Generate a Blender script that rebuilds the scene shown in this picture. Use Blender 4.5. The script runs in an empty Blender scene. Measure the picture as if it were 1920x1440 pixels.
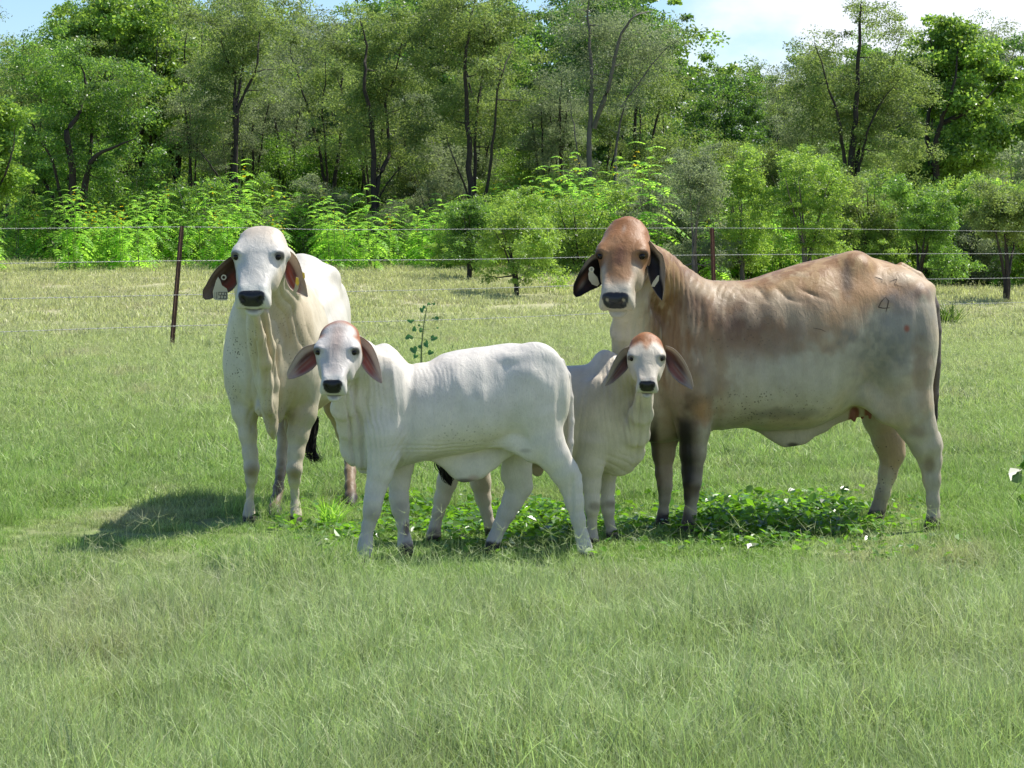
import bpy, math, random, os
import numpy as np
from mathutils import Vector, Matrix

DEV = os.environ.get("SCENE_DEV", "")
R = math.radians
C = bpy.context.scene.collection
scene = bpy.context.scene
F = 4600.0           # focal length in photo pixels (photo is 1920 wide)
CX, HY = 960.0, 440.0  # principal column, horizon row
CAMZ = 1.5

# ------------------------------------------------------------------ camera
cam_data = bpy.data.cameras.new("camera")
cam = bpy.data.objects.new("camera", cam_data)
C.objects.link(cam)
cam.location = (0, 0, CAMZ)
cam.rotation_euler = (R(90), 0, 0)
cam_data.sensor_width = 36
cam_data.lens = F / 1920 * 36
cam_data.shift_y = -(720 - HY) / 1920
cam_data.clip_start = 0.3
cam_data.clip_end = 3000
scene.camera = cam

# ------------------------------------------------------------------ sun and sky
SUN = Vector((0.56, 0.30, 1.0)).normalized()
elev = math.asin(SUN.z)
azim = math.atan2(SUN.x, SUN.y)
sl = bpy.data.lights.new("sun", 'SUN')
sl.energy = 5.0
sl.angle = R(0.5)
sl.color = (1.0, 0.955, 0.87)
so = bpy.data.objects.new("sun", sl)
so.rotation_euler = (-SUN).to_track_quat('-Z', 'Y').to_euler()
so.location = (20, 10, 40)
C.objects.link(so)

world = bpy.data.worlds.new("World")
scene.world = world
world.use_nodes = True
wt = world.node_tree
wt.nodes.clear()
def wn(t, **kw):
    n = wt.nodes.new(t)
    for k, v in kw.items(): setattr(n, k, v)
    return n
sky = wn('ShaderNodeTexSky', sky_type='NISHITA', sun_disc=False, sun_elevation=elev, sun_rotation=azim,
         altitude=100, air_density=1.0, dust_density=0.15, ozone_density=3.0)
bg1 = wn('ShaderNodeBackground'); bg1.inputs['Strength'].default_value = 0.11
bg2 = wn('ShaderNodeBackground'); bg2.inputs['Strength'].default_value = 1.12
bg2.inputs['Color'].default_value = (0.66, 0.70, 0.77, 1)
mixw = wn('ShaderNodeMixShader')
tc = wn('ShaderNodeTexCoord')
mp = wn('ShaderNodeMapping'); mp.inputs['Location'].default_value = (0.36, 0.0, 0.10)
mp.inputs['Scale'].default_value = (5.0, 5.0, 9.0)
nz = wn('ShaderNodeTexNoise'); nz.inputs['Scale'].default_value = 1.0; nz.inputs['Detail'].default_value = 7; nz.inputs['Roughness'].default_value = 0.55
sepx = wn('ShaderNodeSeparateXYZ')
mx = wn('ShaderNodeMapRange'); mx.inputs['From Min'].default_value = 0.02; mx.inputs['From Max'].default_value = 0.20
mx.inputs['To Min'].default_value = -0.10; mx.inputs['To Max'].default_value = 0.28
add = wn('ShaderNodeMath', operation='ADD')
ramp = wn('ShaderNodeMapRange', interpolation_type='SMOOTHSTEP'); ramp.inputs['From Min'].default_value = 0.52; ramp.inputs['From Max'].default_value = 0.66
outw = wn('ShaderNodeOutputWorld')
L = wt.links.new
L(tc.outputs['Generated'], mp.inputs['Vector']); L(mp.outputs['Vector'], nz.inputs['Vector'])
L(tc.outputs['Generated'], sepx.inputs[0]); L(sepx.outputs['X'], mx.inputs['Value'])
L(nz.outputs['Fac'], add.inputs[0]); L(mx.outputs['Result'], add.inputs[1])
low = wn('ShaderNodeMapRange', interpolation_type='SMOOTHSTEP'); low.inputs['From Min'].default_value = 0.16; low.inputs['From Max'].default_value = 0.42
low.inputs['To Min'].default_value = 0.0; low.inputs['To Max'].default_value = 0.30
sub = wn('ShaderNodeMath', operation='SUBTRACT')
L(sepx.outputs['Z'], low.inputs['Value']); L(add.outputs[0], sub.inputs[0]); L(low.outputs['Result'], sub.inputs[1])
L(sub.outputs[0], ramp.inputs['Value'])
tint = wn('ShaderNodeVectorMath', operation='MULTIPLY'); tint.inputs[1].default_value = (0.83, 0.925, 1.05)
L(sky.outputs['Color'], tint.inputs[0]); L(tint.outputs[0], bg1.inputs['Color'])
L(ramp.outputs['Result'], mixw.inputs['Fac']); L(bg1.outputs[0], mixw.inputs[1]); L(bg2.outputs[0], mixw.inputs[2])
L(mixw.outputs[0], outw.inputs['Surface'])

scene.view_settings.view_transform = 'Standard'
scene.view_settings.look = 'None'
scene.view_settings.exposure = 0.52
scene.view_settings.gamma = 1.0
scene.cycles.max_bounces = 8
scene.cycles.diffuse_bounces = 4
scene.cycles.transmission_bounces = 4
scene.cycles.use_adaptive_sampling = True

# ------------------------------------------------------------------ helpers
def P(u, v, Y):
    return np.array([(u - CX) / F * Y, Y, CAMZ - (v - HY) / F * Y])

def tag(o, label=None, cat=None, group=None, kind=None):
    if label: o['label'] = label
    if cat: o['category'] = cat
    if group: o['group'] = group
    if kind: o['kind'] = kind
    return o

def link(name, me, parent=None, loc=(0, 0, 0)):
    o = bpy.data.objects.new(name, me)
    C.objects.link(o)
    o.location = loc
    if parent: o.parent = parent
    return o

def empty(name, loc, rz=0):
    o = bpy.data.objects.new(name, None)
    o.location = loc; o.rotation_euler = (0, 0, rz); o.empty_display_size = 0.2
    C.objects.link(o)
    return o

def mesh_np(name, verts, faces, nper, mats=(), smooth=True, matidx=None):
    """faces: flat int array, nper: verts per face (int) or array"""
    me = bpy.data.meshes.new(name)
    verts = np.asarray(verts, np.float32).reshape(-1, 3)
    faces = np.asarray(faces, np.int32).ravel()
    if np.isscalar(nper):
        n = len(faces) // nper
        starts = np.arange(n, dtype=np.int32) * nper
        tot = np.full(n, nper, np.int32)
    else:
        tot = np.asarray(nper, np.int32); n = len(tot)
        starts = np.concatenate([[0], np.cumsum(tot)[:-1]]).astype(np.int32)
    me.vertices.add(len(verts)); me.vertices.foreach_set('co', verts.ravel())
    me.loops.add(len(faces)); me.loops.foreach_set('vertex_index', faces)
    me.polygons.add(n); me.polygons.foreach_set('loop_start', starts)
    me.polygons.foreach_set('loop_total', tot)
    if matidx is not None: me.polygons.foreach_set('material_index', np.asarray(matidx, np.int32))
    me.polygons.foreach_set('use_smooth', np.full(n, bool(smooth)))
    for m in mats: me.materials.append(m)
    me.update(calc_edges=True)
    return me

def set_attr(me, name, arr):
    arr = np.asarray(arr, np.float32)
    if arr.ndim == 1:
        a = me.attributes.new(name, 'FLOAT', 'POINT'); a.data.foreach_set('value', arr)
    else:
        if arr.shape[1] == 3: arr = np.concatenate([arr, np.ones((len(arr), 1), np.float32)], 1)
        a = me.attributes.new(name, 'FLOAT_COLOR', 'POINT'); a.data.foreach_set('color', np.ascontiguousarray(arr).ravel())

def _hash(ix, iy, iz, seed):
    h = (ix * 374761393 + iy * 668265263 + iz * 2147483647 + seed * 144665) & 0xffffffff
    h = ((h ^ (h >> 13)) * 1274126177) & 0xffffffff
    h = h ^ (h >> 16)
    return (h & 0xffff) / 65535.0

def vnoise(p, scale=1.0, seed=0, octaves=1):
    """value noise in 0..1 for (N,3) points"""
    p = np.asarray(p, np.float64) * scale
    tot = 0; amp = 1; out = 0
    for o in range(octaves):
        q = p * (2 ** o) + 17.3 * o
        i = np.floor(q).astype(np.int64); f = q - i; f = f * f * (3 - 2 * f)
        r = 0
        for dx in (0, 1):
            for dy in (0, 1):
                for dz in (0, 1):
                    w = (f[:, 0] if dx else 1 - f[:, 0]) * (f[:, 1] if dy else 1 - f[:, 1]) * (f[:, 2] if dz else 1 - f[:, 2])
                    r = r + w * _hash(i[:, 0] + dx, i[:, 1] + dy, i[:, 2] + dz, seed + o)
        out = out + r * amp; tot += amp; amp *= 0.5
    return out / tot

def sstep(a, b, x):
    t = np.clip((x - a) / (b - a), 0, 1)
    return t * t * (3 - 2 * t)

def pinterp(x, xs, ys):
    """monotone-ish cubic (Catmull with limited slopes) interpolation"""
    xs = np.asarray(xs, float); ys = np.asarray(ys, float)
    d = np.diff(ys) / np.diff(xs)
    m = np.zeros_like(ys)
    m[1:-1] = np.where(d[:-1] * d[1:] > 0, 2 * d[:-1] * d[1:] / (d[:-1] + d[1:] + 1e-12), 0)
    m[0] = d[0]; m[-1] = d[-1]
    x = np.clip(x, xs[0], xs[-1])
    k = np.clip(np.searchsorted(xs, x) - 1, 0, len(xs) - 2)
    h = xs[k + 1] - xs[k]; t = (x - xs[k]) / h
    return ((2*t**3 - 3*t**2 + 1) * ys[k] + (t**3 - 2*t**2 + t) * h * m[k] + (-2*t**3 + 3*t**2) * ys[k+1] + (t**3 - t**2) * h * m[k+1])

# ------------------------------------------------------------------ implicit surfaces (bodies are grown as one skin)
class Body:
    def __init__(self, lo, hi, h):
        self.lo = np.asarray(lo, float); self.h = h
        n = np.ceil((np.asarray(hi) - self.lo) / h).astype(int) + 1
        self.n = n
        self.ax = [self.lo[i] + np.arange(n[i]) * h for i in range(3)]
        self.v = np.full(n, 1.0, np.float32)
    def sub(self, lo, hi):
        s = []
        for i in range(3):
            a = int(max(0, math.floor((lo[i] - self.lo[i]) / self.h)))
            b = int(min(self.n[i], math.ceil((hi[i] - self.lo[i]) / self.h) + 1))
            if b <= a: return None
            s.append(slice(a, b))
        s = tuple(s)
        X = self.ax[0][s[0]][:, None, None]; Y = self.ax[1][s[1]][None, :, None]; Z = self.ax[2][s[2]][None, None, :]
        return s, X, Y, Z
    def put(self, s, d, k, op='u'):
        a = self.v[s]
        d = d.astype(np.float32)
        if op == 'u':
            if k > 0:
                q = np.maximum(k - np.abs(a - d), 0) / k
                self.v[s] = np.minimum(a, d) - q * q * k * 0.25
            else: self.v[s] = np.minimum(a, d)
        else:   # subtract
            d = -d
            q = np.maximum(k - np.abs(a - d), 0) / max(k, 1e-6)
            self.v[s] = np.maximum(a, d) + q * q * k * 0.25
    def cap(self, a, b, ra, rb, k=0.03, sq=None, op='u'):
        """tapered capsule; sq=(axis unit vector, factor<1) flattens it along that axis"""
        a = np.asarray(a, float); b = np.asarray(b, float); m = 0.10 + k
        r = max(ra, rb)
        g = self.sub(np.minimum(a, b) - r - m, np.maximum(a, b) + r + m)
        if g is None: return
        s, X, Y, Z = g
        ab = b - a; L2 = max(ab @ ab, 1e-9)
        px, py, pz = X - a[0], Y - a[1], Z - a[2]
        t = np.clip((px * ab[0] + py * ab[1] + pz * ab[2]) / L2, 0, 1)
        qx, qy, qz = px - t * ab[0], py - t * ab[1], pz - t * ab[2]
        d2 = qx * qx + qy * qy + qz * qz
        rr = ra + (rb - ra) * t
        if sq is not None:
            l, f = sq
            c = qx * l[0] + qy * l[1] + qz * l[2]
            D = np.sqrt(d2 + c * c * (1 / f ** 2 - 1))
            d = D - rr
            d = d * np.sqrt(d2 + 1e-8) / (D + 1e-8) * 0.5 + d * 0.5
        else:
            d = np.sqrt(d2) - rr
        self.put(s, d, k, op)
    def chain(self, pts, k=0.03, sq=None):
        for (a, ra), (b, rb) in zip(pts[:-1], pts[1:]): self.cap(a, b, ra, rb, k, sq)
    def ell(self, c, rad, k=0.03, rot=None, op='u'):
        c = np.asarray(c, float); rad = np.asarray(rad, float); m = 0.10 + k
        r = rad.max()
        g = self.sub(c - r - m, c + r + m)
        if g is None: return
        s, X, Y, Z = g
        M = np.eye(3) if rot is None else np.asarray(rot)   # rows = local axes
        px, py, pz = X - c[0], Y - c[1], Z - c[2]
        q = [M[i, 0] * px + M[i, 1] * py + M[i, 2] * pz for i in range(3)]
        k0 = np.sqrt((q[0] / rad[0]) ** 2 + (q[1] / rad[1]) ** 2 + (q[2] / rad[2]) ** 2)
        k1 = np.sqrt((q[0] / rad[0] ** 2) ** 2 + (q[1] / rad[1] ** 2) ** 2 + (q[2] / rad[2] ** 2) ** 2)
        self.put(s, k0 * (k0 - 1) / (k1 + 1e-6), k, op)
    def loft(self, O, A, Lt, N, st, k=0.04):
        """st rows: s, lateral offset, half width, n_top, n_bottom, n_of_widest, exponent"""
        st = np.asarray(st, float); O = np.asarray(O, float)
        A = np.asarray(A, float); Lt = np.asarray(Lt, float); N = np.asarray(N, float)
        pts = []
        for r in st:
            for l in (r[1] - r[2], r[1] + r[2]):
                for n in (r[3], r[4]): pts.append(O + A * r[0] + Lt * l + N * n)
        pts = np.array(pts); m = 0.10 + k
        g = self.sub(pts.min(0) - m, pts.max(0) + m)
        if g is None: return
        s, X, Y, Z = g
        px, py, pz = X - O[0], Y - O[1], Z - O[2]
        S = px * A[0] + py * A[1] + pz * A[2]
        Ll = px * Lt[0] + py * Lt[1] + pz * Lt[2]
        Nn = px * N[0] + py * N[1] + pz * N[2]
        tab = np.linspace(st[0, 0], st[-1, 0], 400)
        cols = [pinterp(tab, st[:, 0], st[:, j]) for j in range(1, 7)]
        l0, w, nt, nb, nc, ex = [np.interp(S, tab, c) for c in cols]
        dl = Ll - l0; dn = Nn - nc
        hn = np.where(dn > 0, np.maximum(nt - nc, 1e-3), np.maximum(nc - nb, 1e-3))
        w = np.maximum(w, 1e-3)
        q = (np.abs(dl / w) ** ex + np.abs(dn / hn) ** ex) ** (1 / ex) + 1e-6
        r = np.sqrt(dl * dl + dn * dn)
        d = r * (1 - 1 / q)
        d = np.where(q < 0.05, -np.minimum(w, hn), d)
        over = np.maximum(st[0, 0] - S, S - st[-1, 0])
        d = np.where(over > 0, np.sqrt(np.maximum(d, 0) ** 2 + over ** 2), np.maximum(d, over))
        self.put(s, d, k)
    def blur(self, n=1):
        for _ in range(n):
            for ax in range(3):
                v = self.v
                a = np.moveaxis(v, ax, 0)
                b = a.copy(); b[1:-1] = (a[:-2] + 2 * a[1:-1] + a[2:]) * 0.25
                self.v = np.moveaxis(b, 0, ax)
    def mesh(self):
        v = self.v; n = self.n
        ins = v < 0
        cn = [ins[i:n[0]-1+i, j:n[1]-1+j, l:n[2]-1+l] for i in (0, 1) for j in (0, 1) for l in (0, 1)]
        sm = sum(c.astype(np.int8) for c in cn)
        act = (sm > 0) & (sm < 8)
        idx = np.argwhere(act)
        ids = np.full(act.shape, -1, np.int64); ids[act] = np.arange(len(idx))
        offs = [(i, j, l) for i in (0, 1) for j in (0, 1) for l in (0, 1)]
        val = np.stack([v[idx[:, 0] + o[0], idx[:, 1] + o[1], idx[:, 2] + o[2]] for o in offs], 1).astype(float)
        acc = np.zeros((len(idx), 3)); cnt = np.zeros(len(idx))
        for a in range(8):
            for b in range(a + 1, 8):
                oa, ob = offs[a], offs[b]
                if sum(abs(x - y) for x, y in zip(oa, ob)) != 1: continue
                va, vb = val[:, a], val[:, b]
                m = (va < 0) != (vb < 0)
                t = np.where(m, va / np.where(m, va - vb, 1), 0)
                p = np.array(oa)[None] + t[:, None] * (np.array(ob) - np.array(oa))[None]
                acc += np.where(m[:, None], p, 0); cnt += m
        vert = self.lo + (idx + acc / cnt[:, None]) * self.h
        quads = []
        for ax in range(3):
            u, w = (ax + 1) % 3, (ax + 2) % 3
            sl = [slice(1, None)] * 3; sl[ax] = slice(None, -1)
            A_ = ins[tuple(slice(1, n[i] - 1) if i != ax else slice(0, n[i] - 1) for i in range(3))]
            B_ = ins[tuple(slice(1, n[i] - 1) if i != ax else slice(1, n[i]) for i in range(3))]
            cr = np.argwhere(A_ != B_)
            if len(cr) == 0: continue
            flip = A_[cr[:, 0], cr[:, 1], cr[:, 2]]
            base = cr.copy()
            for i in range(3):
                if i != ax: base[:, i] += 1
            def cid(du, dw):
                c = base.copy(); c[:, u] -= du; c[:, w] -= dw
                return ids[c[:, 0], c[:, 1], c[:, 2]]
            q = np.stack([cid(1, 1), cid(0, 1), cid(0, 0), cid(1, 0)], 1)
            q[~flip] = q[~flip][:, ::-1]
            quads.append(q)
        return vert, np.concatenate(quads)

def vert_normals(v, q):
    n = np.cross(v[q[:, 2]] - v[q[:, 0]], v[q[:, 3]] - v[q[:, 1]])
    out = np.zeros_like(v)
    for i in range(4): np.add.at(out, q[:, i], n)
    return out / (np.linalg.norm(out, axis=1, keepdims=True) + 1e-12)

def keep_largest(v, q):
    par = np.arange(len(v))
    e = np.concatenate([q[:, [0, 1]], q[:, [1, 2]], q[:, [2, 3]]])
    lab = par.copy()
    for _ in range(400):
        m = np.minimum(lab[e[:, 0]], lab[e[:, 1]])
        new = lab.copy()
        np.minimum.at(new, e[:, 0], m); np.minimum.at(new, e[:, 1], m)
        new = new[new]
        if (new == lab).all(): break
        lab = new
    big = np.bincount(lab).argmax()
    keep = lab == big
    remap = np.cumsum(keep) - 1
    return v[keep], remap[q[keep[q[:, 0]]]]

# ------------------------------------------------------------------ materials
def newmat(name):
    m = bpy.data.materials.new(name); m.use_nodes = True
    nt = m.node_tree; b = nt.nodes['Principled BSDF']
    return m, nt, b
def N(nt, t, **kw):
    n = nt.nodes.new(t)
    for k, v in kw.items(): setattr(n, k, v)
    return n
def plain(name, col, rough=0.6, noise=0.15, scale=30, metallic=0.0, bump=0.0, spec=0.5):
    m, nt, b = newmat(name)
    tc = N(nt, 'ShaderNodeTexCoord'); nz = N(nt, 'ShaderNodeTexNoise')
    nz.inputs['Scale'].default_value = scale; nz.inputs['Detail'].default_value = 5
    nt.links.new(tc.outputs['Object'], nz.inputs['Vector'])
    mr = N(nt, 'ShaderNodeMapRange'); mr.inputs['To Min'].default_value = 1 - noise * 2; mr.inputs['To Max'].default_value = 1 + noise * 2
    nt.links.new(nz.outputs['Fac'], mr.inputs['Value'])
    mul = N(nt, 'ShaderNodeVectorMath', operation='SCALE'); mul.inputs[0].default_value = col[:3]
    nt.links.new(mr.outputs['Result'], mul.inputs['Scale'])
    nt.links.new(mul.outputs[0], b.inputs['Base Color'])
    b.inputs['Roughness'].default_value = rough; b.inputs['Metallic'].default_value = metallic
    b.inputs['Specular IOR Level'].default_value = spec
    if bump:
        bp = N(nt, 'ShaderNodeBump'); bp.inputs['Strength'].default_value = bump; bp.inputs['Distance'].default_value = 0.01
        nt.links.new(nz.outputs['Fac'], bp.inputs['Height']); nt.links.new(bp.outputs[0], b.inputs['Normal'])
    return m

# ================================================================== ANIMALS
def hide_material():
    m, nt, b = newmat("cattle_hide")
    at = N(nt, 'ShaderNodeAttribute', attribute_name='col')
    gl = N(nt, 'ShaderNodeAttribute', attribute_name='gloss')
    sp = N(nt, 'ShaderNodeAttribute', attribute_name='speck')
    tc = N(nt, 'ShaderNodeTexCoord')
    n1 = N(nt, 'ShaderNodeTexNoise'); n1.inputs['Scale'].default_value = 14; n1.inputs['Detail'].default_value = 8; n1.inputs['Roughness'].default_value = 0.62
    mp = N(nt, 'ShaderNodeMapping'); mp.inputs['Scale'].default_value = (60, 60, 14)
    n2 = N(nt, 'ShaderNodeTexNoise'); n2.inputs['Scale'].default_value = 5; n2.inputs['Detail'].default_value = 4
    n3 = N(nt, 'ShaderNodeTexVoronoi'); n3.inputs['Scale'].default_value = 62
    n4 = N(nt, 'ShaderNodeTexNoise'); n4.inputs['Scale'].default_value = 22; n4.inputs['Detail'].default_value = 3
    k = nt.links.new
    for n in (n1, n3, n4): k(tc.outputs['Object'], n.inputs['Vector'])
    k(tc.outputs['Object'], mp.inputs['Vector']); k(mp.outputs[0], n2.inputs['Vector'])
    mr = N(nt, 'ShaderNodeMapRange'); mr.inputs['From Min'].default_value = 0.3; mr.inputs['From Max'].default_value = 0.7
    mr.inputs['To Min'].default_value = 0.90; mr.inputs['To Max'].default_value = 1.06
    k(n1.outputs['Fac'], mr.inputs['Value'])
    mr2 = N(nt, 'ShaderNodeMapRange'); mr2.inputs['From Min'].default_value = 0.3; mr2.inputs['From Max'].default_value = 0.7
    mr2.inputs['To Min'].default_value = 0.93; mr2.inputs['To Max'].default_value = 1.05
    k(n2.outputs['Fac'], mr2.inputs['Value'])
    mul = N(nt, 'ShaderNodeMath', operation='MULTIPLY'); k(mr.outputs[0], mul.inputs[0]); k(mr2.outputs[0], mul.inputs[1])
    sc = N(nt, 'ShaderNodeVectorMath', operation='SCALE'); k(at.outputs['Color'], sc.inputs[0]); k(mul.outputs[0], sc.inputs['Scale'])
    # mud specks where the 'speck' mask allows
    lt = N(nt, 'ShaderNodeMapRange', interpolation_type='SMOOTHSTEP'); lt.inputs['From Min'].default_value = 0.16; lt.inputs['From Max'].default_value = 0.34
    lt.inputs['To Min'].default_value = 1; lt.inputs['To Max'].default_value = 0; k(n3.outputs['Distance'], lt.inputs['Value'])
    th = N(nt, 'ShaderNodeMapRange'); th.inputs['From Min'].default_value = 0.44; th.inputs['From Max'].default_value = 0.56; k(n4.outputs['Fac'], th.inputs['Value'])
    s1 = N(nt, 'ShaderNodeMath', operation='MULTIPLY'); k(lt.outputs[0], s1.inputs[0]); k(th.outputs[0], s1.inputs[1])
    s2 = N(nt, 'ShaderNodeMath', operation='MULTIPLY'); k(s1.outputs[0], s2.inputs[0]); k(sp.outputs['Fac'], s2.inputs[1])
    mx = N(nt, 'ShaderNodeMix', data_type='RGBA'); k(s2.outputs[0], mx.inputs[0]); k(sc.outputs[0], mx.inputs[6]); mx.inputs[7].default_value = (0.045, 0.038, 0.028, 1)
    k(mx.outputs[2], b.inputs['Base Color'])
    rg = N(nt, 'ShaderNodeMapRange'); rg.inputs['To Min'].default_value = 0.50; rg.inputs['To Max'].default_value = 0.30
    k(gl.outputs['Fac'], rg.inputs['Value']); k(rg.outputs[0], b.inputs['Roughness'])
    b.inputs['Specular IOR Level'].default_value = 0.34
    b.inputs['Sheen Weight'].default_value = 0.10; b.inputs['Sheen Roughness'].default_value = 0.4
    b.inputs['Sheen Tint'].default_value = (1, 0.95, 0.85, 1)
    hs = N(nt, 'ShaderNodeMath', operation='ADD'); k(n1.outputs['Fac'], hs.inputs[0]); k(n2.outputs['Fac'], hs.inputs[1])
    mp3 = N(nt, 'ShaderNodeMapping'); mp3.inputs['Scale'].default_value = (26, 26, 6); k(tc.outputs['Object'], mp3.inputs['Vector'])
    n5 = N(nt, 'ShaderNodeTexNoise'); n5.inputs['Scale'].default_value = 1; n5.inputs['Detail'].default_value = 3; n5.inputs['Distortion'].default_value = .6; k(mp3.outputs[0], n5.inputs['Vector'])
    bw = N(nt, 'ShaderNodeBump'); bw.inputs['Strength'].default_value = 0.40; bw.inputs['Distance'].default_value = 0.012; k(n5.outputs['Fac'], bw.inputs['Height'])
    bp = N(nt, 'ShaderNodeBump'); bp.inputs['Strength'].default_value = 0.30; bp.inputs['Distance'].default_value = 0.004; k(bw.outputs[0], bp.inputs['Normal'])
    k(hs.outputs[0], bp.inputs['Height']); k(bp.outputs[0], b.inputs['Normal'])
    # thin ears let light through
    th_ = N(nt, 'ShaderNodeAttribute', attribute_name='thin')
    tr = N(nt, 'ShaderNodeBsdfTranslucent'); k(mx.outputs[2], tr.inputs['Color'])
    ms = N(nt, 'ShaderNodeMixShader'); k(th_.outputs['Fac'], ms.inputs['Fac']); k(b.outputs[0], ms.inputs[1]); k(tr.outputs[0], ms.inputs[2])
    k(ms.outputs[0], nt.nodes['Material Output'].inputs['Surface'])
    return m
HIDE = hide_material()
EYE = plain("eye_dark", (0.008, 0.006, 0.005), rough=0.22, noise=0.0, spec=0.25)
TUFT = plain("tail_hair", (0.012, 0.010, 0.010), rough=0.55, noise=0.3, scale=80, spec=0.3)
TAGM = plain("tag_plastic", (0.50, 0.45, 0.32), rough=0.4, noise=0.06, scale=40)
TAGY = plain("tag_plastic_yellow", (0.80, 0.55, 0.06), rough=0.4, noise=0.06, scale=40)
INK = plain("tag_ink", (0.03, 0.03, 0.035), rough=0.6, noise=0.1)

def mixc(c, col, m):
    m = np.clip(m, 0, 1)[:, None]
    return c * (1 - m) + np.array(col)[None] * m

def project(v):
    return CX + v[:, 0] / v[:, 1] * F, HY - (v[:, 2] - CAMZ) / v[:, 1] * F

def blob(u, v, cu, cv, ru, rv, soft=0.35, nz=None, na=0.0, rot=0.0):
    du, dv = u - cu, v - cv
    if rot:
        c, s = math.cos(rot), math.sin(rot); du, dv = c * du + s * dv, -s * du + c * dv
    d = np.sqrt((du / ru) ** 2 + (dv / rv) ** 2)
    if nz is not None: d = d + (nz - 0.5) * na
    return 1 - sstep(1 - soft, 1 + soft, d)

def polydist(p, pts):
    out = np.full(len(p), 1e9)
    for a, b in zip(pts[:-1], pts[1:]):
        ab = b - a; t = np.clip((p - a) @ ab / (ab @ ab), 0, 1)
        out = np.minimum(out, np.linalg.norm(p - a - t[:, None] * ab, axis=1))
    return out

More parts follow.
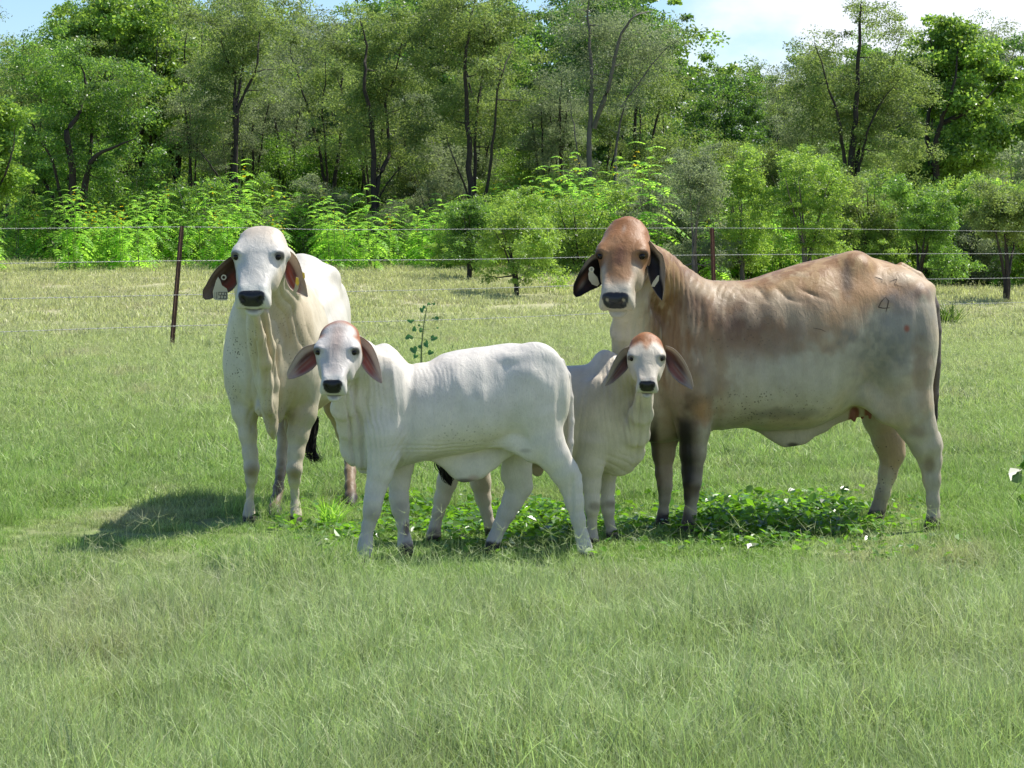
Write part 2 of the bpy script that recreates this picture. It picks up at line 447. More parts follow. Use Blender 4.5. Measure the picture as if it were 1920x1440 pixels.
class Head:
    """Brahman head: long face, wide bulging forehead, square muzzle. frame = lateral(viewer right), along face, face normal"""
    def __init__(s, O, yaw, tilt, k, muz=1.0, brow=1.0, up=1.0, dn=1.0, roll=0.0):
        s.O = np.asarray(O, float); s.k = k; s.muz = muz; s.brow = brow; s.up = up; s.dn = dn
        f = np.array([math.sin(yaw), -math.cos(yaw), 0]); l = np.array([math.cos(yaw), math.sin(yaw), 0]); z = np.array([0, 0, 1.0])
        A = -z * math.cos(tilt) + f * math.sin(tilt); Nn = z * math.sin(tilt) + f * math.cos(tilt)
        if roll:
            Rm = np.array(Matrix.Rotation(roll, 3, Vector(f)))
            l, A, Nn = Rm @ l, Rm @ A, Rm @ Nn
        s.l, s.A, s.N = l, A, Nn
    def g(s, a): return np.where(np.asarray(a) < .17, np.asarray(a) * s.up, .17 * s.up + (np.asarray(a) - .17) * s.dn)
    def at(s, l, a, n): return s.O + s.k * (s.l * l + s.A * float(s.g(a)) + s.N * n)
    def build(s, B):
        k, m, b = s.k, s.muz, s.brow
        rows = [(-.038, .055*b, .000, -.060, -.03, 2.1), (-.022, .085*b, .020, -.085, -.03, 2.3), (.01, .107*b, .038, -.115, -.035, 2.4),
                (.05, .117*b, .050, -.140, -.04, 2.3), (.10, .122*b, .056, -.160, -.035, 2.5), (.15, .120*b, .054, -.172, -.035, 2.6),
                (.20, .104*b, .046, -.178, -.045, 2.5), (.26, .088*m**.5, .038, -.172, -.055, 2.4), (.32, .074*m**.7, .030, -.145, -.05, 2.4),
                (.38, .066*m, .022, -.112, -.04, 2.5), (.43, .067*m, .017, -.098, -.04, 2.7), (.47, .071*m, .012, -.094, -.04, 2.8),
                (.50, .069*m, .002, -.088, -.042, 2.7), (.515, .060*m, -.012, -.078, -.044, 2.4)]
        st = [(float(s.g(a))*k, 0, w*k, t*k, bo*k, c*k, e) for a, w, t, bo, c, e in rows]
        B.loft(s.O, s.A, s.l, s.N, st, k=.02*k)
        for sg in (-1, 1):
            B.ell(s.at(sg*.098*b, .135, .010), np.array([.025, .030, .024])*k, k=.05*k)         # brow
            B.ell(s.at(sg*.074*b**.5, .25, -.08), np.array([.028, .06, .06])*k, k=.04*k, rot=[s.l, s.A, s.N])  # cheek
            B.cap(s.at(sg*.070, .27, -.01), s.at(sg*.048*m, .43, -.005), .016*k, .02*k, k=.03*k)   # nasal edge
            B.ell(s.at(sg*.046*m, .478, -.018), np.array([.027, .026, .027])*k, k=.015*k)            # nostril wing
            B.cap(s.at(sg*.058*m, .40, -.055), s.at(sg*.062*m, .485, -.072), .020*k, .019*k, .02*k)
            B.ell(s.at(sg*.062*m, .485, -.055), np.array([.018, .028, .03])*k, k=.02*k)             # lip
        # chin
        B.ell(s.at(0, .492, -.104), np.array([.040*m, .040, .026])*k, k=.02*k, rot=[s.l, s.A, s.N])
        B.cap(s.at(0, .25, -.14), s.at(0, .47, -.100), .045*k, .034*k, k=.03*k)
        # mouth line
        B.cap(s.at(-.058*m, .50, -.085), s.at(.058*m, .50, -.085), .0055*k, .0055*k, k=.008, op='s')
        B.cap(s.at(-.03*m, .522, -.082), s.at(.03*m, .522, -.082), .008*k, .008*k, k=.008, op='s')
        for sg in (-1, 1):
            B.cap(s.at(sg*.030*m, .507, -.022), s.at(sg*.044*m, .497, -.006), .0085*k, .0070*k, .006, op='s')   # nostril
            B.ell(s.at(sg*.118*b, .172, .018), np.array([.015, .017, .015])*k, k=.012*k, op='s')   # eye hollow
            B.chain([(s.at(sg*.072*b, .174, .040), .007*k), (s.at(sg*.092*b, .161, .038), .0095*k), (s.at(sg*.113*b, .157, .022), .0110*k), (s.at(sg*.121*b, .162, .002), .008*k)], .016*k)   # upper lid
    def local(s, v):
        d = (v - s.O) / s.k
        x = d @ s.A; t = .17 * s.up
        return d @ s.l, np.where(x < t, x / s.up, .17 + (x - t) / s.dn), d @ s.N
    def eyes(s, parent, r=.0175, lat=.0990, a=.175, n=.0160):
        for sg in (-1, 1):
            c = s.at(sg*lat*s.brow, a, n)
            bpy_r = r * s.k
            vs, fs = [], []
            nu, nv = 16, 10
            for j in range(nv + 1):
                for i in range(nu):
                    th = math.pi * j / nv; ph = 2 * math.pi * i / nu
                    vs.append(c + bpy_r * (s.l * math.sin(th) * math.cos(ph) + s.A * math.sin(th) * math.sin(ph) * 1.0 + s.N * math.cos(th)))
            for j in range(nv):
                for i in range(nu):
                    fs += [j*nu+i, j*nu+(i+1) % nu, (j+1)*nu+(i+1) % nu, (j+1)*nu+i]
            link('eye', mesh_np('eye', np.array(vs) - np.array(parent.location), fs, 4, [EYE]), parent)
    def paint(s, v, c, gl, th, face, poll, nose=(0.018, 0.018, 0.022), ring=(.70, .70, .64), polled=1.0, nz=None, eyec=(.03, .025, .022)):
        l, a, n = s.local(v)
        b, m = s.brow, s.muz
        near = (np.abs(l) < .17) & (a > -.08) & (a < .56) & (n > -.26) & (n < .12)
        on = near.astype(float) * sstep(-.10, -.04, n) * (1 - sstep(.17, .2, np.abs(l)))
        nn = nz if nz is not None else 0.5
        c = mixc(c, face, on * (1 - sstep(.55, .60, a)) * sstep(-.05, 0, a) * .9)
        c = mixc(c, poll, near * polled * (1 - sstep(.0, .14, a + (nn - .5) * .16)) * sstep(-.12, -.05, n))
        # pale ring round the muzzle, then the bare nose
        c = mixc(c, ring, near * sstep(.39, .45, a) * .8)
        # rounded trapezoid seen end-on: e runs down the front of the nose
        e = (a - .448) - n * 1.0
        hw_ = (.0610 - .18 * np.clip(e - .050, 0, 1)) * m
        q_ = np.power(np.power(np.abs(l) / hw_, 4) + np.power(np.abs(e - .064) / .063, 4), .25)
        pad = near * (1 - sstep(.96, 1.05, q_)) * sstep(.43, .44, a)
        cr_ = near * np.maximum(0, 1 - np.sqrt(((np.abs(l) - .037 * m) / .010) ** 2 + ((e - .062) / .020) ** 2))
        c = mixc(c, nose, pad); c = mixc(c, (.002, .002, .002), np.clip(cr_ * 2.5, 0, 1)); gl[:] = np.maximum(gl, pad * (1 - np.clip(cr_ * 2, 0, 1)))
        lip = near * sstep(.47, .49, a) * (1 - sstep(.0, .008, np.abs(n + .085))) * .8
        c = mixc(c, (.06, .055, .045), lip)
        # dark lids
        for sg in (-1, 1):
            al = (a - .172) - (np.abs(l) - .105 * b) * -.35
            d = np.sqrt(((l - sg * .107 * b) / .028) ** 2 + (al / .0135) ** 2 + ((n - .020) / .034) ** 2)
            c = mixc(c, eyec, near * (1 - sstep(.80, 1.15, d)))
            d = np.sqrt(((l - sg * .104 * b) / .048) ** 2 + (al / .030) ** 2 + ((n - .020) / .045) ** 2)
            c = mixc(c, tuple(np.array(face) * .55), near * .35 * (1 - sstep(.6, 1.1, d)) * (d > 0))
        return c

def ear_geo(edge1, edge2, Yb, Yt, cup, nt=26, ns=13, thick=.0045, curl=0.0, fold=0.0):
    """leaf-shaped cupped ear between two traced edges (base -> tip). returns verts, quads, t, s, inner mask"""
    def res(pts):
        p = np.array(pts, float); L = np.concatenate([[0], np.cumsum(np.linalg.norm(np.diff(p, axis=0), axis=1))]); L /= L[-1]
        t = np.linspace(0, 1, nt)
        return np.stack([pinterp(t, L, p[:, 0]), pinterp(t, L, p[:, 1])], 1)
    e1, e2 = res(edge1), res(edge2)
    t = np.linspace(0, 1, nt)
    S = np.linspace(0, 1, ns)
    vin = np.zeros((nt, ns, 3))
    for i in range(nt):
        wpx = np.linalg.norm(e2[i] - e1[i]); Y0 = Yb + (Yt - Yb) * t[i]
        for j in range(ns):
            q = e1[i] * (1 - S[j]) + e2[i] * S[j]
            d = wpx * Y0 / F
            prof = 4 * S[j] * (1 - S[j])
            Y = Y0 + d * cup * prof * (1 - .5 * t[i]) + d * curl * (1 - S[j]) + .006 * fold * math.sin(S[j] * 19 + t[i] * 2) * prof * math.sin(math.pi * min(1, t[i] * 1.15))
            vin[i, j] = P(q[0], q[1], Y)
    du = np.gradient(vin, axis=0); dv = np.gradient(vin, axis=1)
    nn = np.cross(du, dv); nn /= np.linalg.norm(nn, axis=2, keepdims=True) + 1e-9
    flip = np.sign(nn[:, :, 1].mean()); nn *= flip if flip != 0 else 1    # nn points away from camera (back)
    prof = (1 - (2 * S - 1) ** 6)[None, :, None] * (1 - t[:, None, None] ** 8)
    back = vin + nn * (.0016 + thick * prof)
    V = np.concatenate([vin.reshape(-1, 3), back.reshape(-1, 3)])
    q = []
    n0 = nt * ns
    idx = lambda i, j, o: o + i * ns + j
    for i in range(nt - 1):
        for j in range(ns - 1):
            a = [idx(i, j, 0), idx(i, j+1, 0), idx(i+1, j+1, 0), idx(i+1, j, 0)]
            b = [idx(i, j, n0), idx(i+1, j, n0), idx(i+1, j+1, n0), idx(i, j+1, n0)]
            q += [a, b]
    ring = [(i, 0) for i in range(nt)] + [(nt-1, j) for j in range(1, ns)] + [(i, ns-1) for i in range(nt-2, -1, -1)] + [(0, j) for j in range(ns-2, 0, -1)]
    for (a, b), (c, d) in zip(ring, ring[1:] + ring[:1]):
        q.append([idx(a, b, 0), idx(a, b, n0), idx(c, d, n0), idx(c, d, 0)])
    T = np.repeat(t, ns); SS = np.tile(S, nt)
    inner = np.concatenate([np.ones(n0), np.zeros(n0)])
    return V, np.array(q), np.concatenate([T, T]), np.concatenate([SS, SS]), inner

def ear_color(T, S, inner, back, rim, pink, dark, lo=.35, hi=.85, blacktip=0.0, side=1):
    n = len(T)
    c = np.tile(np.array(back, float), (n, 1))
    e = np.minimum(S, 1 - S) * 2
    m = inner * sstep(.06, .30, e)
    c = mixc(c, rim, inner * 1.0)
    c = mixc(c, dark, m * (1 - sstep(.45, .85, T)) )
    SS = S if side > 0 else 1 - S
    pk = inner * sstep(.45, .62, SS) * (1 - sstep(.88, 1.0, SS)) * sstep(.10, .25, T) * (1 - sstep(.55, .85, T))
    c = mixc(c, pink, pk)
    st = inner * (np.sin(S * 30) > .55) * sstep(.2, .4, T) * (1 - sstep(.7, .95, T)) * .35
    c = mixc(c, rim, st)
    if blacktip: c = mixc(c, (.012, .010, .010), inner * blacktip * np.maximum(sstep(.55, .75, T), 1 - sstep(.0, .45, T)))
    return c

def finish(name, B, ears, paint, disp, label, cat, base, group=None):
    B.blur(1)
    v, q = B.mesh()
    v, q = keep_largest(v, q)
    nr = vert_normals(v, q)
    for _ in range(2):     # relax the skin a little
        pass
    d = disp(v, nr)
    v = v + nr * d[:, None]
    nr = vert_normals(v, q)
    c, gl, sp = paint(v, nr)
    th = np.zeros(len(v))
    off = len(v)
    Vs, Qs, Cs, G, S_, T_ = [v], [q], [c], [gl], [sp], [th]
    for (ev, eq, ec) in ears:
        Vs.append(ev); Qs.append(eq + off); Cs.append(ec); G.append(np.zeros(len(ev))); S_.append(np.zeros(len(ev))); T_.append(np.full(len(ev), .38)); off += len(ev)
    V = np.concatenate(Vs); Q = np.concatenate(Qs)
    base = np.array(base)
    root = empty(name, base)
    me = mesh_np('body', V - base, Q, 4, [HIDE])
    set_attr(me, 'col', np.clip(np.concatenate(Cs) * .80, 0.004, .9)); set_attr(me, 'gloss', np.concatenate(G)); set_attr(me, 'speck', np.concatenate(S_)); set_attr(me, 'thin', np.concatenate(T_))
    link('body', me, root)
    tag(root, label, cat, group)
    from mathutils.bvhtree import BVHTree
    BVH[0] = BVHTree.FromPolygons([tuple(p) for p in V], [tuple(f) for f in Q])
    return root

BVH = [None]
SCAR = plain("hair_scar", (.085, .055, .038), .8, .3, 60)
def mark(name, lines, root, width=1.3, mat=None, lift=.0012):
    """thin brand or scratch lines laid on the hide"""
    V, Q = [], []
    for ln in lines:
        pts = []
        for (a, b), (c, d) in zip(ln[:-1], ln[1:]):
            n = max(2, int(math.hypot(c - a, d - b) / 2))
            for i in range(n + (1 if (c, d) == tuple(ln[-1]) else 0)): pts.append((a + (c - a) * i / n, b + (d - b) * i / n))
        prev = None
        for i, (a, b) in enumerate(pts):
            q = pts[min(i + 1, len(pts) - 1)]; p_ = pts[max(i - 1, 0)]
            tx, ty = q[0] - p_[0], q[1] - p_[1]; L_ = math.hypot(tx, ty) or 1; w_ = width / 2 * (.35 + .65 * math.sin(math.pi * (i + .6) / (len(pts) + .2)))
            row = []
            for sg in (-1, 1):
                e = P(a - sg * ty / L_ * w_, b + sg * tx / L_ * w_, 10.0); o = Vector((0, 0, CAMZ)); dr = (Vector(e) - o).normalized()
                hit = BVH[0].ray_cast(o, dr)
                if hit[0] is None: row = None; break
                row.append(np.array(hit[0] + hit[1] * (lift if hit[1].dot(dr) < 0 else -lift)))
            if row is None: prev = None; continue
            k = len(V); V += row
            if prev is not None: Q.append([prev, prev + 1, k + 1, k])
            prev = k
    if Q: link(name, mesh_np(name, np.array(V) - np.array(root.location), Q, 4, [mat or SCAR], True), root)

def side_torso(B, Yc, rows, k=.03):
    u0 = rows[0][0]; u1 = rows[-1][0]
    pt = lambda u: np.array([(u - CX) / F * Yc(u), Yc(u), 0])
    O = pt(u0); A = pt(u1) - pt(u0); A /= np.linalg.norm(A)
    Lt = np.cross([0, 0, 1], A)
    st = []
    for r in rows:
        u, vt, vb, w, fw, ex = r
        Y = Yc(u); zt = CAMZ - (vt - HY) / F * Y; zb = CAMZ - (vb - HY) / F * Y
        p = pt(u) - O
        st.append((p @ A, p @ Lt, w, zt, zb, zt + (zb - zt) * fw, ex))
    B.loft(O, A, Lt, np.array([0, 0, 1.0]), st, k)
    return O, A, Lt

def Cn(pts):   # (u, v, Y, r_px) -> world chain
    return [(P(u, v, Y), r * Y / F) for u, v, Y, r in pts]

def Lg(pts, f):   # shank: slims towards the foot
    return [(p, r * (1 + (f - 1) * min(1, i / 4.0))) for i, (p, r) in enumerate(Cn(pts))]

YAX = np.array([0, 1.0, 0])
def fold(x, sharp=2.0):   # rounded ridges with tight creases
    return (np.abs(np.sin(x)) ** .6)

def hoofs(v, c, feet, col=(.035, .028, .022), mud=None):
    for (p, h) in feet:
        d = np.linalg.norm((v - p)[:, :2], axis=1)
        c = mixc(c, col, (d < .12) * (1 - sstep(h, h + .02, v[:, 2] + .03 * (vnoise(v, 40, 9, 2) - .5))))
    return c

def tuft(name, pts, parent, n=90, r=.02, seed=0):
    """tail switch: many hair strands following a curve"""
    rs = np.random.RandomState(seed)
    P_ = np.array([p for p, _ in pts]); Rr = np.array([r_ for _, r_ in pts])
    L_ = np.linspace(0, 1, len(P_)); V, Q = [], []
    for i in range(n):
        o = rs.normal(0, .5, 3); end = rs.uniform(.78, 1.0); ts = np.linspace(0, end, 12)
        cen = np.stack([pinterp(ts, L_, P_[:, a]) for a in range(3)], 1)
        rad = np.interp(ts, L_, Rr)
        cen = cen + o[None] * rad[:, None] * (1 + .25 * np.sin(ts * 9 + i))[:, None]
        w = .0028 * (1 - (ts / end) ** 3) + .0005
        b = len(V) * 0 + sum(len(x) for x in V)
        ring = []
        for a in range(3):
            an = a * 2.094 + i
            ring.append(cen + np.array([math.cos(an), math.sin(an), 0])[None] * w[:, None])
        V.append(np.stack(ring, 1).reshape(-1, 3))
        for t in range(11):
            for a in range(3):
                Q += [b+t*3+a, b+t*3+(a+1) % 3, b+(t+1)*3+(a+1) % 3, b+(t+1)*3+a]
    V = np.concatenate(V)
    return link(name, mesh_np(name, V - np.array(parent.location), Q, 4, [TUFT]), parent)

def flat_shape(name, outline, Y, thick, mat, parent, tilt=0.0):
    """extruded outline given in photo columns/rows at depth Y"""
    o = np.array([P(a, b, Y + tilt * (a - outline[0][0]) * Y / F) for a, b in outline])
    n = len(o); V = np.concatenate([o, o + np.array([0, thick, 0])])
    faces = list(range(n)) + [n + i for i in range(n)][::-1]; tot = [n, n]
    for i in range(n):
        faces += [i, n + i, n + (i + 1) % n, (i + 1) % n]; tot.append(4)
    return link(name, mesh_np(name, V - np.array(parent.location), faces, tot, [mat], smooth=False), parent)

def ringpx(cu, cv, ro, ri, Y, thick, mat, parent, name):
    n = 20; V, Q = [], []
    for i in range(n):
        a = 2 * math.pi * i / n
        for rr in (ro, ri):
            for y in (0, thick): V.append(P(cu + rr * math.cos(a), cv + rr * math.sin(a), Y + y))
    for i in range(n):
        a, b = i * 4, ((i + 1) % n) * 4
        Q += [a, b, b+2, a+2, a+1, a+3, b+3, b+1, a, a+1, b+1, b, a+2, b+2, b+3, a+3]
    return link(name, mesh_np(name, np.array(V) - np.array(parent.location), Q, 4, [mat], smooth=False), parent)

# ------------------------------------------------------------------ right hand cow (tan and grey, broadside)
def build_tan_cow():
    Yc = lambda u: 12.36 + (u - 1250) / 490 * .20
    B = Body((.25, 11.55, -.02), (2.28, 13.1, 1.66), .0070)
    rows = [(1186, 660, 700, .06, .5, 2.0), (1200, 590, 770, .14, .5, 2.1), (1222, 505, 806, .19, .55, 2.2), (1252, 474, 822, .225, .6, 2.2),
            (1290, 504, 822, .25, .6, 2.3), (1335, 525, 808, .28, .6, 2.3), (1390, 526, 801, .315, .6, 2.3), (1440, 513, 806, .34, .6, 2.3),
            (1500, 494, 804, .345, .58, 2.25), (1560, 480, 782, .32, .55, 2.2), (1603, 470, 758, .28, .5, 2.1), (1632, 482, 752, .265, .5, 2.1), (1665, 491, 745, .255, .5, 2.1),
            (1695, 503, 740, .24, .5, 2.2), (1722, 521, 730, .20, .5, 2.2), (1740, 548, 700, .14, .5, 2.1), (1748, 590, 650, .07, .5, 2.0)]
    side_torso(B, Yc, rows)
    sq = (YAX, .72)
    # neck and throat, swinging towards the camera
    B.chain(Cn([(1188, 478, 12.02, 40), (1216, 520, 12.14, 56), (1250, 575, 12.28, 78), (1285, 640, 12.33, 92)]), .05, (YAX, .72))
    B.chain(Cn([(1180, 560, 11.96, 34), (1192, 620, 12.08, 42), (1204, 690, 12.2, 46), (1222, 750, 12.28, 56), (1240, 780, 12.32, 50)]), .05, (YAX, .6))
    B.chain(Cn([(1172, 575, 11.92, 20), (1168, 620, 12.0, 22), (1176, 680, 12.12, 28), (1196, 760, 12.24, 30), (1222, 805, 12.3, 22)]), .03, (YAX, .4))
    # shoulder and near front leg
    B.ell(P(1290, 640, 12.20), (.16, .10, .27), .08)
    B.ell(P(1296, 720, 12.17), (.12, .085, .17), .06)
    B.chain(Lg([(1300, 740, 12.18, 46), (1301, 800, 12.18, 34), (1299, 850, 12.18, 26.5), (1297, 885, 12.18, 22), (1297, 908, 12.17, 20), (1296, 930, 12.18, 16.5), (1294, 962, 12.18, 15), (1291, 985, 12.17, 17), (1289, 1000, 12.16, 19)], .76), .03, sq)
    B.chain(Lg([(1250, 760, 12.46, 46), (1246, 810, 12.48, 31), (1244, 850, 12.48, 23), (1245, 890, 12.47, 18), (1247, 912, 12.46, 17), (1246, 935, 12.47, 13), (1244, 960, 12.48, 12), (1241, 982, 12.47, 15), (1239, 994, 12.46, 17)], .76), .03, sq)
    # hip, thigh and hind legs
    B.ell(P(1602, 500, 12.40), (.05, .045, .04), .10)
    B.ell(P(1602, 503, 12.68), (.06, .045, .05), .10)
    B.ell(P(1736, 545, 12.46), (.05, .05, .05), .06)
    B.ell(P(1690, 640, 12.38), (.175, .11, .33), .09)
    B.ell(P(1690, 640, 12.74), (.17, .10, .32), .09)
    B.chain(Lg([(1690, 700, 12.38, 58), (1702, 760, 12.38, 48), (1720, 800, 12.39, 38)], .76), .05, sq)
    B.chain(Lg([(1720, 800, 12.39, 36), (1736, 835, 12.40, 30), (1744, 862, 12.42, 24.5), (1747, 900, 12.42, 19.5), (1749, 940, 12.42, 16), (1750, 968, 12.42, 16), (1748, 985, 12.40, 18), (1746, 994, 12.39, 19)], .76), .025, (YAX, .66))
    B.cap(P(1756, 815, 12.43), P(1764, 838, 12.43), .018, .014, .03)
    B.chain(Lg([(1655, 720, 12.74, 50), (1652, 780, 12.74, 37), (1666, 826, 12.75, 33), (1673, 850, 12.75, 28), (1664, 890, 12.75, 21), (1655, 925, 12.75, 17.5), (1648, 950, 12.75, 16.5), (1642, 968, 12.74, 18), (1639, 980, 12.73, 19)], .76), .03, (YAX, .66))
    # flank fold, navel flap, udder, teats
    B.chain(Cn([(1575, 728, 12.36, 16), (1615, 735, 12.34, 17), (1660, 768, 12.35, 24)]), .07, (YAX, .5))
    B.chain(Cn([(1415, 792, 12.45, 12), (1450, 803, 12.45, 19), (1474, 811, 12.45, 25), (1500, 808, 12.45, 24), (1535, 790, 12.46, 21), (1575, 768, 12.47, 20), (1615, 762, 12.48, 20)]), .035, (YAX, .38))
    B.ell(P(1632, 752, 12.53), (.085, .10, .065), .03)
    teats = ((1601, 772, 789, 12.46), (1616, 766, 784, 12.58), (1631, 764, 784, 12.46), (1641, 764, 782, 12.57))
    for u, v0, v1, Y in teats:
        B.cap(P(u, v0, Y), P(u + .5, v1, Y), .0165, .0105, .01)
    # tail
    tl = Cn([(1690, 500, 12.55, 9), (1722, 518, 12.55, 9), (1742, 541, 12.52, 9), (1753, 575, 12.50, 8.5), (1757, 620, 12.50, 8), (1757, 680, 12.50, 7.5), (1754, 740, 12.50, 7), (1752, 780, 12.51, 6), (1753, 800, 12.51, 4)])
    B.chain(tl, .012)
    tp = [p for p, _ in tl]
    Hd = Head(P(1175, 427, 11.93), R(-13), R(42), .985, muz=1.08, brow=1.02, up=1.16, dn=.80)
    Hd.build(B)
    B.ell(Hd.at(0, -.02, -.005), (.052, .04, .04), .05)
    for sg in (-1, 1): B.ell(Hd.at(sg*.052, -.018, .006), (.02, .018, .018), .02)
    B.cap(Hd.at(0, .12, -.10), P(1215, 520, 12.12), .10, .13, .06)
    def disp(v, n):
        u, w = project(v); d = np.zeros(len(v))
        n1 = vnoise(v, 6, 1, 2); n2 = vnoise(v, 14, 2, 2)
        # vertical creases over neck and shoulder
        m = blob(u, w, 1255, 610, 62, 125, .5)
        ph = (u + (n1 - .5) * 22 + .03 * (w - 600)) / 3.1
        d += m * -.0085 * (1 - fold(ph)) * (.3 + n2)
        m = blob(u, w, 1195, 660, 40, 80, .5) * (n[:, 1] < .3); d += m * -.010 * (1 - fold((u + (n1 - .5) * 14 + .10 * (w - 620)) / 5.5)) * (.5 + n2)
        m2 = blob(u, w, 1338, 560, 42, 40, .5); d += m2 * -.008 * (1 - fold((u * .9 + w * .35 + (n1 - .5) * 20) / 4.2)) * n2
        m3 = blob(u, w, 1450, 552, 90, 16, .5); d += m3 * -.008 * (1 - fold((u * .5 - w * .9 + (n1 - .5) * 40) / 7)) * n2 * 1.5
        # ribs and flank dish
        m4 = blob(u, w, 1440, 650, 110, 110, .5); d += m4 * .0035 * np.sin((u - .12 * w) / 7.5) * n1
        d += -.012 * blob(u, w, 1584, 530, 26, 34, 1.0) * (n[:, 1] < .2)
        d += -.007 * blob(u, w, 1648, 522, 30, 20, 1.0) - .005 * blob(u, w, 1700, 556, 26, 14, 1.0)
        d += -.012 * blob(u, w, 1340, 700, 10, 110, .8)
        d += .010 * np.exp(-((u - 1292 - .12 * (w - 600)) / 9) ** 2) * sstep(520, 560, w) * (1 - sstep(690, 730, w)) - .008 * np.exp(-((u - 1318 - .10 * (w - 600)) / 8) ** 2) * sstep(540, 580, w) * (1 - sstep(680, 720, w))
        d += -.010 * blob(u, w, 1722, 680, 9, 90, .9) - .008 * blob(u, w, 1640, 700, 30, 50, 1.0) + .008 * blob(u, w, 1668, 560, 22, 16, 1.0) + .010 * blob(u, w, 1736, 548, 12, 12, 1.0)
        d += -.010 * blob(u, w, 1560, 700, 26, 46, 1.0) + .005 * blob(u, w, 1299, 905, 14, 12, .8) - .005 * (blob(u, w, 1296, 950, 10, 26, .8) + blob(u, w, 1246, 950, 8, 26, .8))
        d += .006 * (n1 - .5) + .0022 * (n2 - .5)
        # leg tendons
        m5 = blob(u, w, 1742, 900, 9, 70, .5); d += -.005 * m5
        hd = np.linalg.norm(v - Hd.at(0, .25, 0), axis=1) < .33
        return d * np.where(hd, .25, 1)
    def paint(v, n):
        u, w = project(v); nz = vnoise(v, 5, 3, 3); nf = vnoise(v, 16, 5, 3)
        gl = np.zeros(len(v)); sp = np.zeros(len(v))
        c = np.tile([.53, .47, .355], (len(v), 1))
        st = vnoise(v * [3.0, 3.0, .8], 9, 41, 3); fine = vnoise(v, 34, 42, 2)
        c = mixc(c, (.40, .345, .235), .60 * sstep(.40, .72, nz))
        top = 520 + 34 * np.sin((u - 1250) / 150)
        dd = w - top + (nz - .5) * 120 + (nf - .5) * 50
        c = mixc(c, (.46, .275, .11), .92 * (1 - sstep(-5, 78, dd)) * sstep(1195, 1235, u))
        c = mixc(c, (.60, .47, .30), .62 * sstep(.48, .66, vnoise(v, 7.5, 77, 3)) * sstep(1330, 1400, u) * sstep(500, 520, w))
        c = mixc(c, (.26, .125, .045), .78 * (1 - sstep(-40, 40, dd)) * sstep(.40, .62, st))
        c = mixc(c, (.26, .135, .060), .85 * blob(u, w, 1405, 608, 125, 70, .5, nz, 1.3) * (.55 + .45 * sstep(.3, .6, nf)))
        c = mixc(c, (.17, .095, .06), .80 * blob(u, w, 1372, 600, 58, 40, .7, nf, 2.0) * sstep(.35, .6, st + (fine - .5) * .4))
        c = mixc(c, (.23, .120, .050), .88 * blob(u, w, 1272, 600, 66, 150, .5, nz, .9) * (.35 + .65 * sstep(.35, .62, st)))
        c = mixc(c, (.15, .09, .06), .60 * blob(u, w, 1300, 560, 30, 34, .7, nf, 1.8))
        c = mixc(c, (.46, .28, .14), .65 * blob(u, w, 1560, 590, 60, 66, .5, nf, 2.0))
        c = mixc(c, (.33, .19, .10), .55 * blob(u, w, 1530, 565, 50, 18, .6, nf, 2.2))
        c = mixc(c, (.48, .27, .125), .75 * blob(u, w, 1660, 548, 80, 36, .5, nf, 1.3))
        c = mixc(c, (.30, .16, .08), .5 * blob(u, w, 1700, 548, 32, 18, .7, nf, 1.8))
        c = mixc(c, (.10, .07, .05), .78 * blob(u, w, 1588, 522, 9, 24, .9, nf, 1.2))
        c = mixc(c, (.20, .195, .17), .85 * blob(u, w, 1650, 655, 66, 60, .7, nf, 1.6) * (.6 + .4 * sstep(.35, .6, fine)))
        c = mixc(c, (.30, .29, .27), .6 * blob(u, w, 1705, 600, 55, 50, .7, nf, 1.5))
        c = mixc(c, (.33, .21, .12), .6 * blob(u, w, 1728, 700, 18, 60, .6, nf, 1.6))
        c = mixc(c, (.14, .09, .07), .6 * blob(u, w, 1722, 550, 8, 8, .7) + .5 * blob(u, w, 1742, 552, 7, 12, .7))
        c = mixc(c, (.42, .21, .08), .8 * blob(u, w, 1313, 768, 20, 26, .6, nf, 1.6))
        c = mixc(c, (.25, .165, .10), .75 * blob(u, w, 1322, 715, 42, 32, .6, nf, 2.0))
        c = mixc(c, (.30, .19, .11), .6 * blob(u, w, 1352, 690, 14, 70, .6, nf, 1.5))
        c = mixc(c, (.26, .185, .12), .5 * blob(u, w, 1265, 740, 24, 50, .6, nf, 1.6))
        c = mixc(c, (.57, .525, .42), .6 * blob(u, w, 1480, 715, 130, 62, .6, nz, .9))
        c = mixc(c, (.32, .08, .04), .9 * blob(u, w, 1700, 616, 5, 6, .6, nf, 1))
        c = mixc(c, (.19, .10, .045), .75 * blob(u, w, 1240, 560, 30, 70, .6, nf, 2.2) * sstep(.4, .65, st)); c = mixc(c, (.55, .44, .29), .5 * blob(u, w, 1330, 540, 40, 18, .7, nf, 1.8)); c = mixc(c, (.52, .41, .27), .55 * blob(u, w, 1460, 585, 90, 22, .7, nf, 2.4))
        c = mixc(c, (.60, .50, .36), .5 * blob(u, w, 1690, 520, 40, 12, .8, nf, 1.5)); c = mixc(c, (.24, .14, .07), .6 * blob(u, w, 1440, 640, 60, 26, .7, nf, 2.8))
        c = c * (1 + .16 * (fine - .5))[:, None] * (1 + .22 * (st - .5))[:, None]
        # legs: dark fronts, ochre stains
        c = mixc(c, (.10, .075, .055), .85 * blob(u, w, 1290, 850, 26, 100, .5, nf, .8)); c = mixc(c, (.010, .008, .007), .99 * blob(u, w, 1283, 868, 17, 84, .40, nf, .7))
        c = mixc(c, (.014, .010, .008), .97 * blob(u, w, 1226, 885, 14, 96, .4, nf, .5))
        c = mixc(c, (.05, .035, .025), .9 * blob(u, w, 1283, 985, 18, 26, .4, nf, .5) + .9 * blob(u, w, 1234, 985, 14, 26, .4, nf, .5))
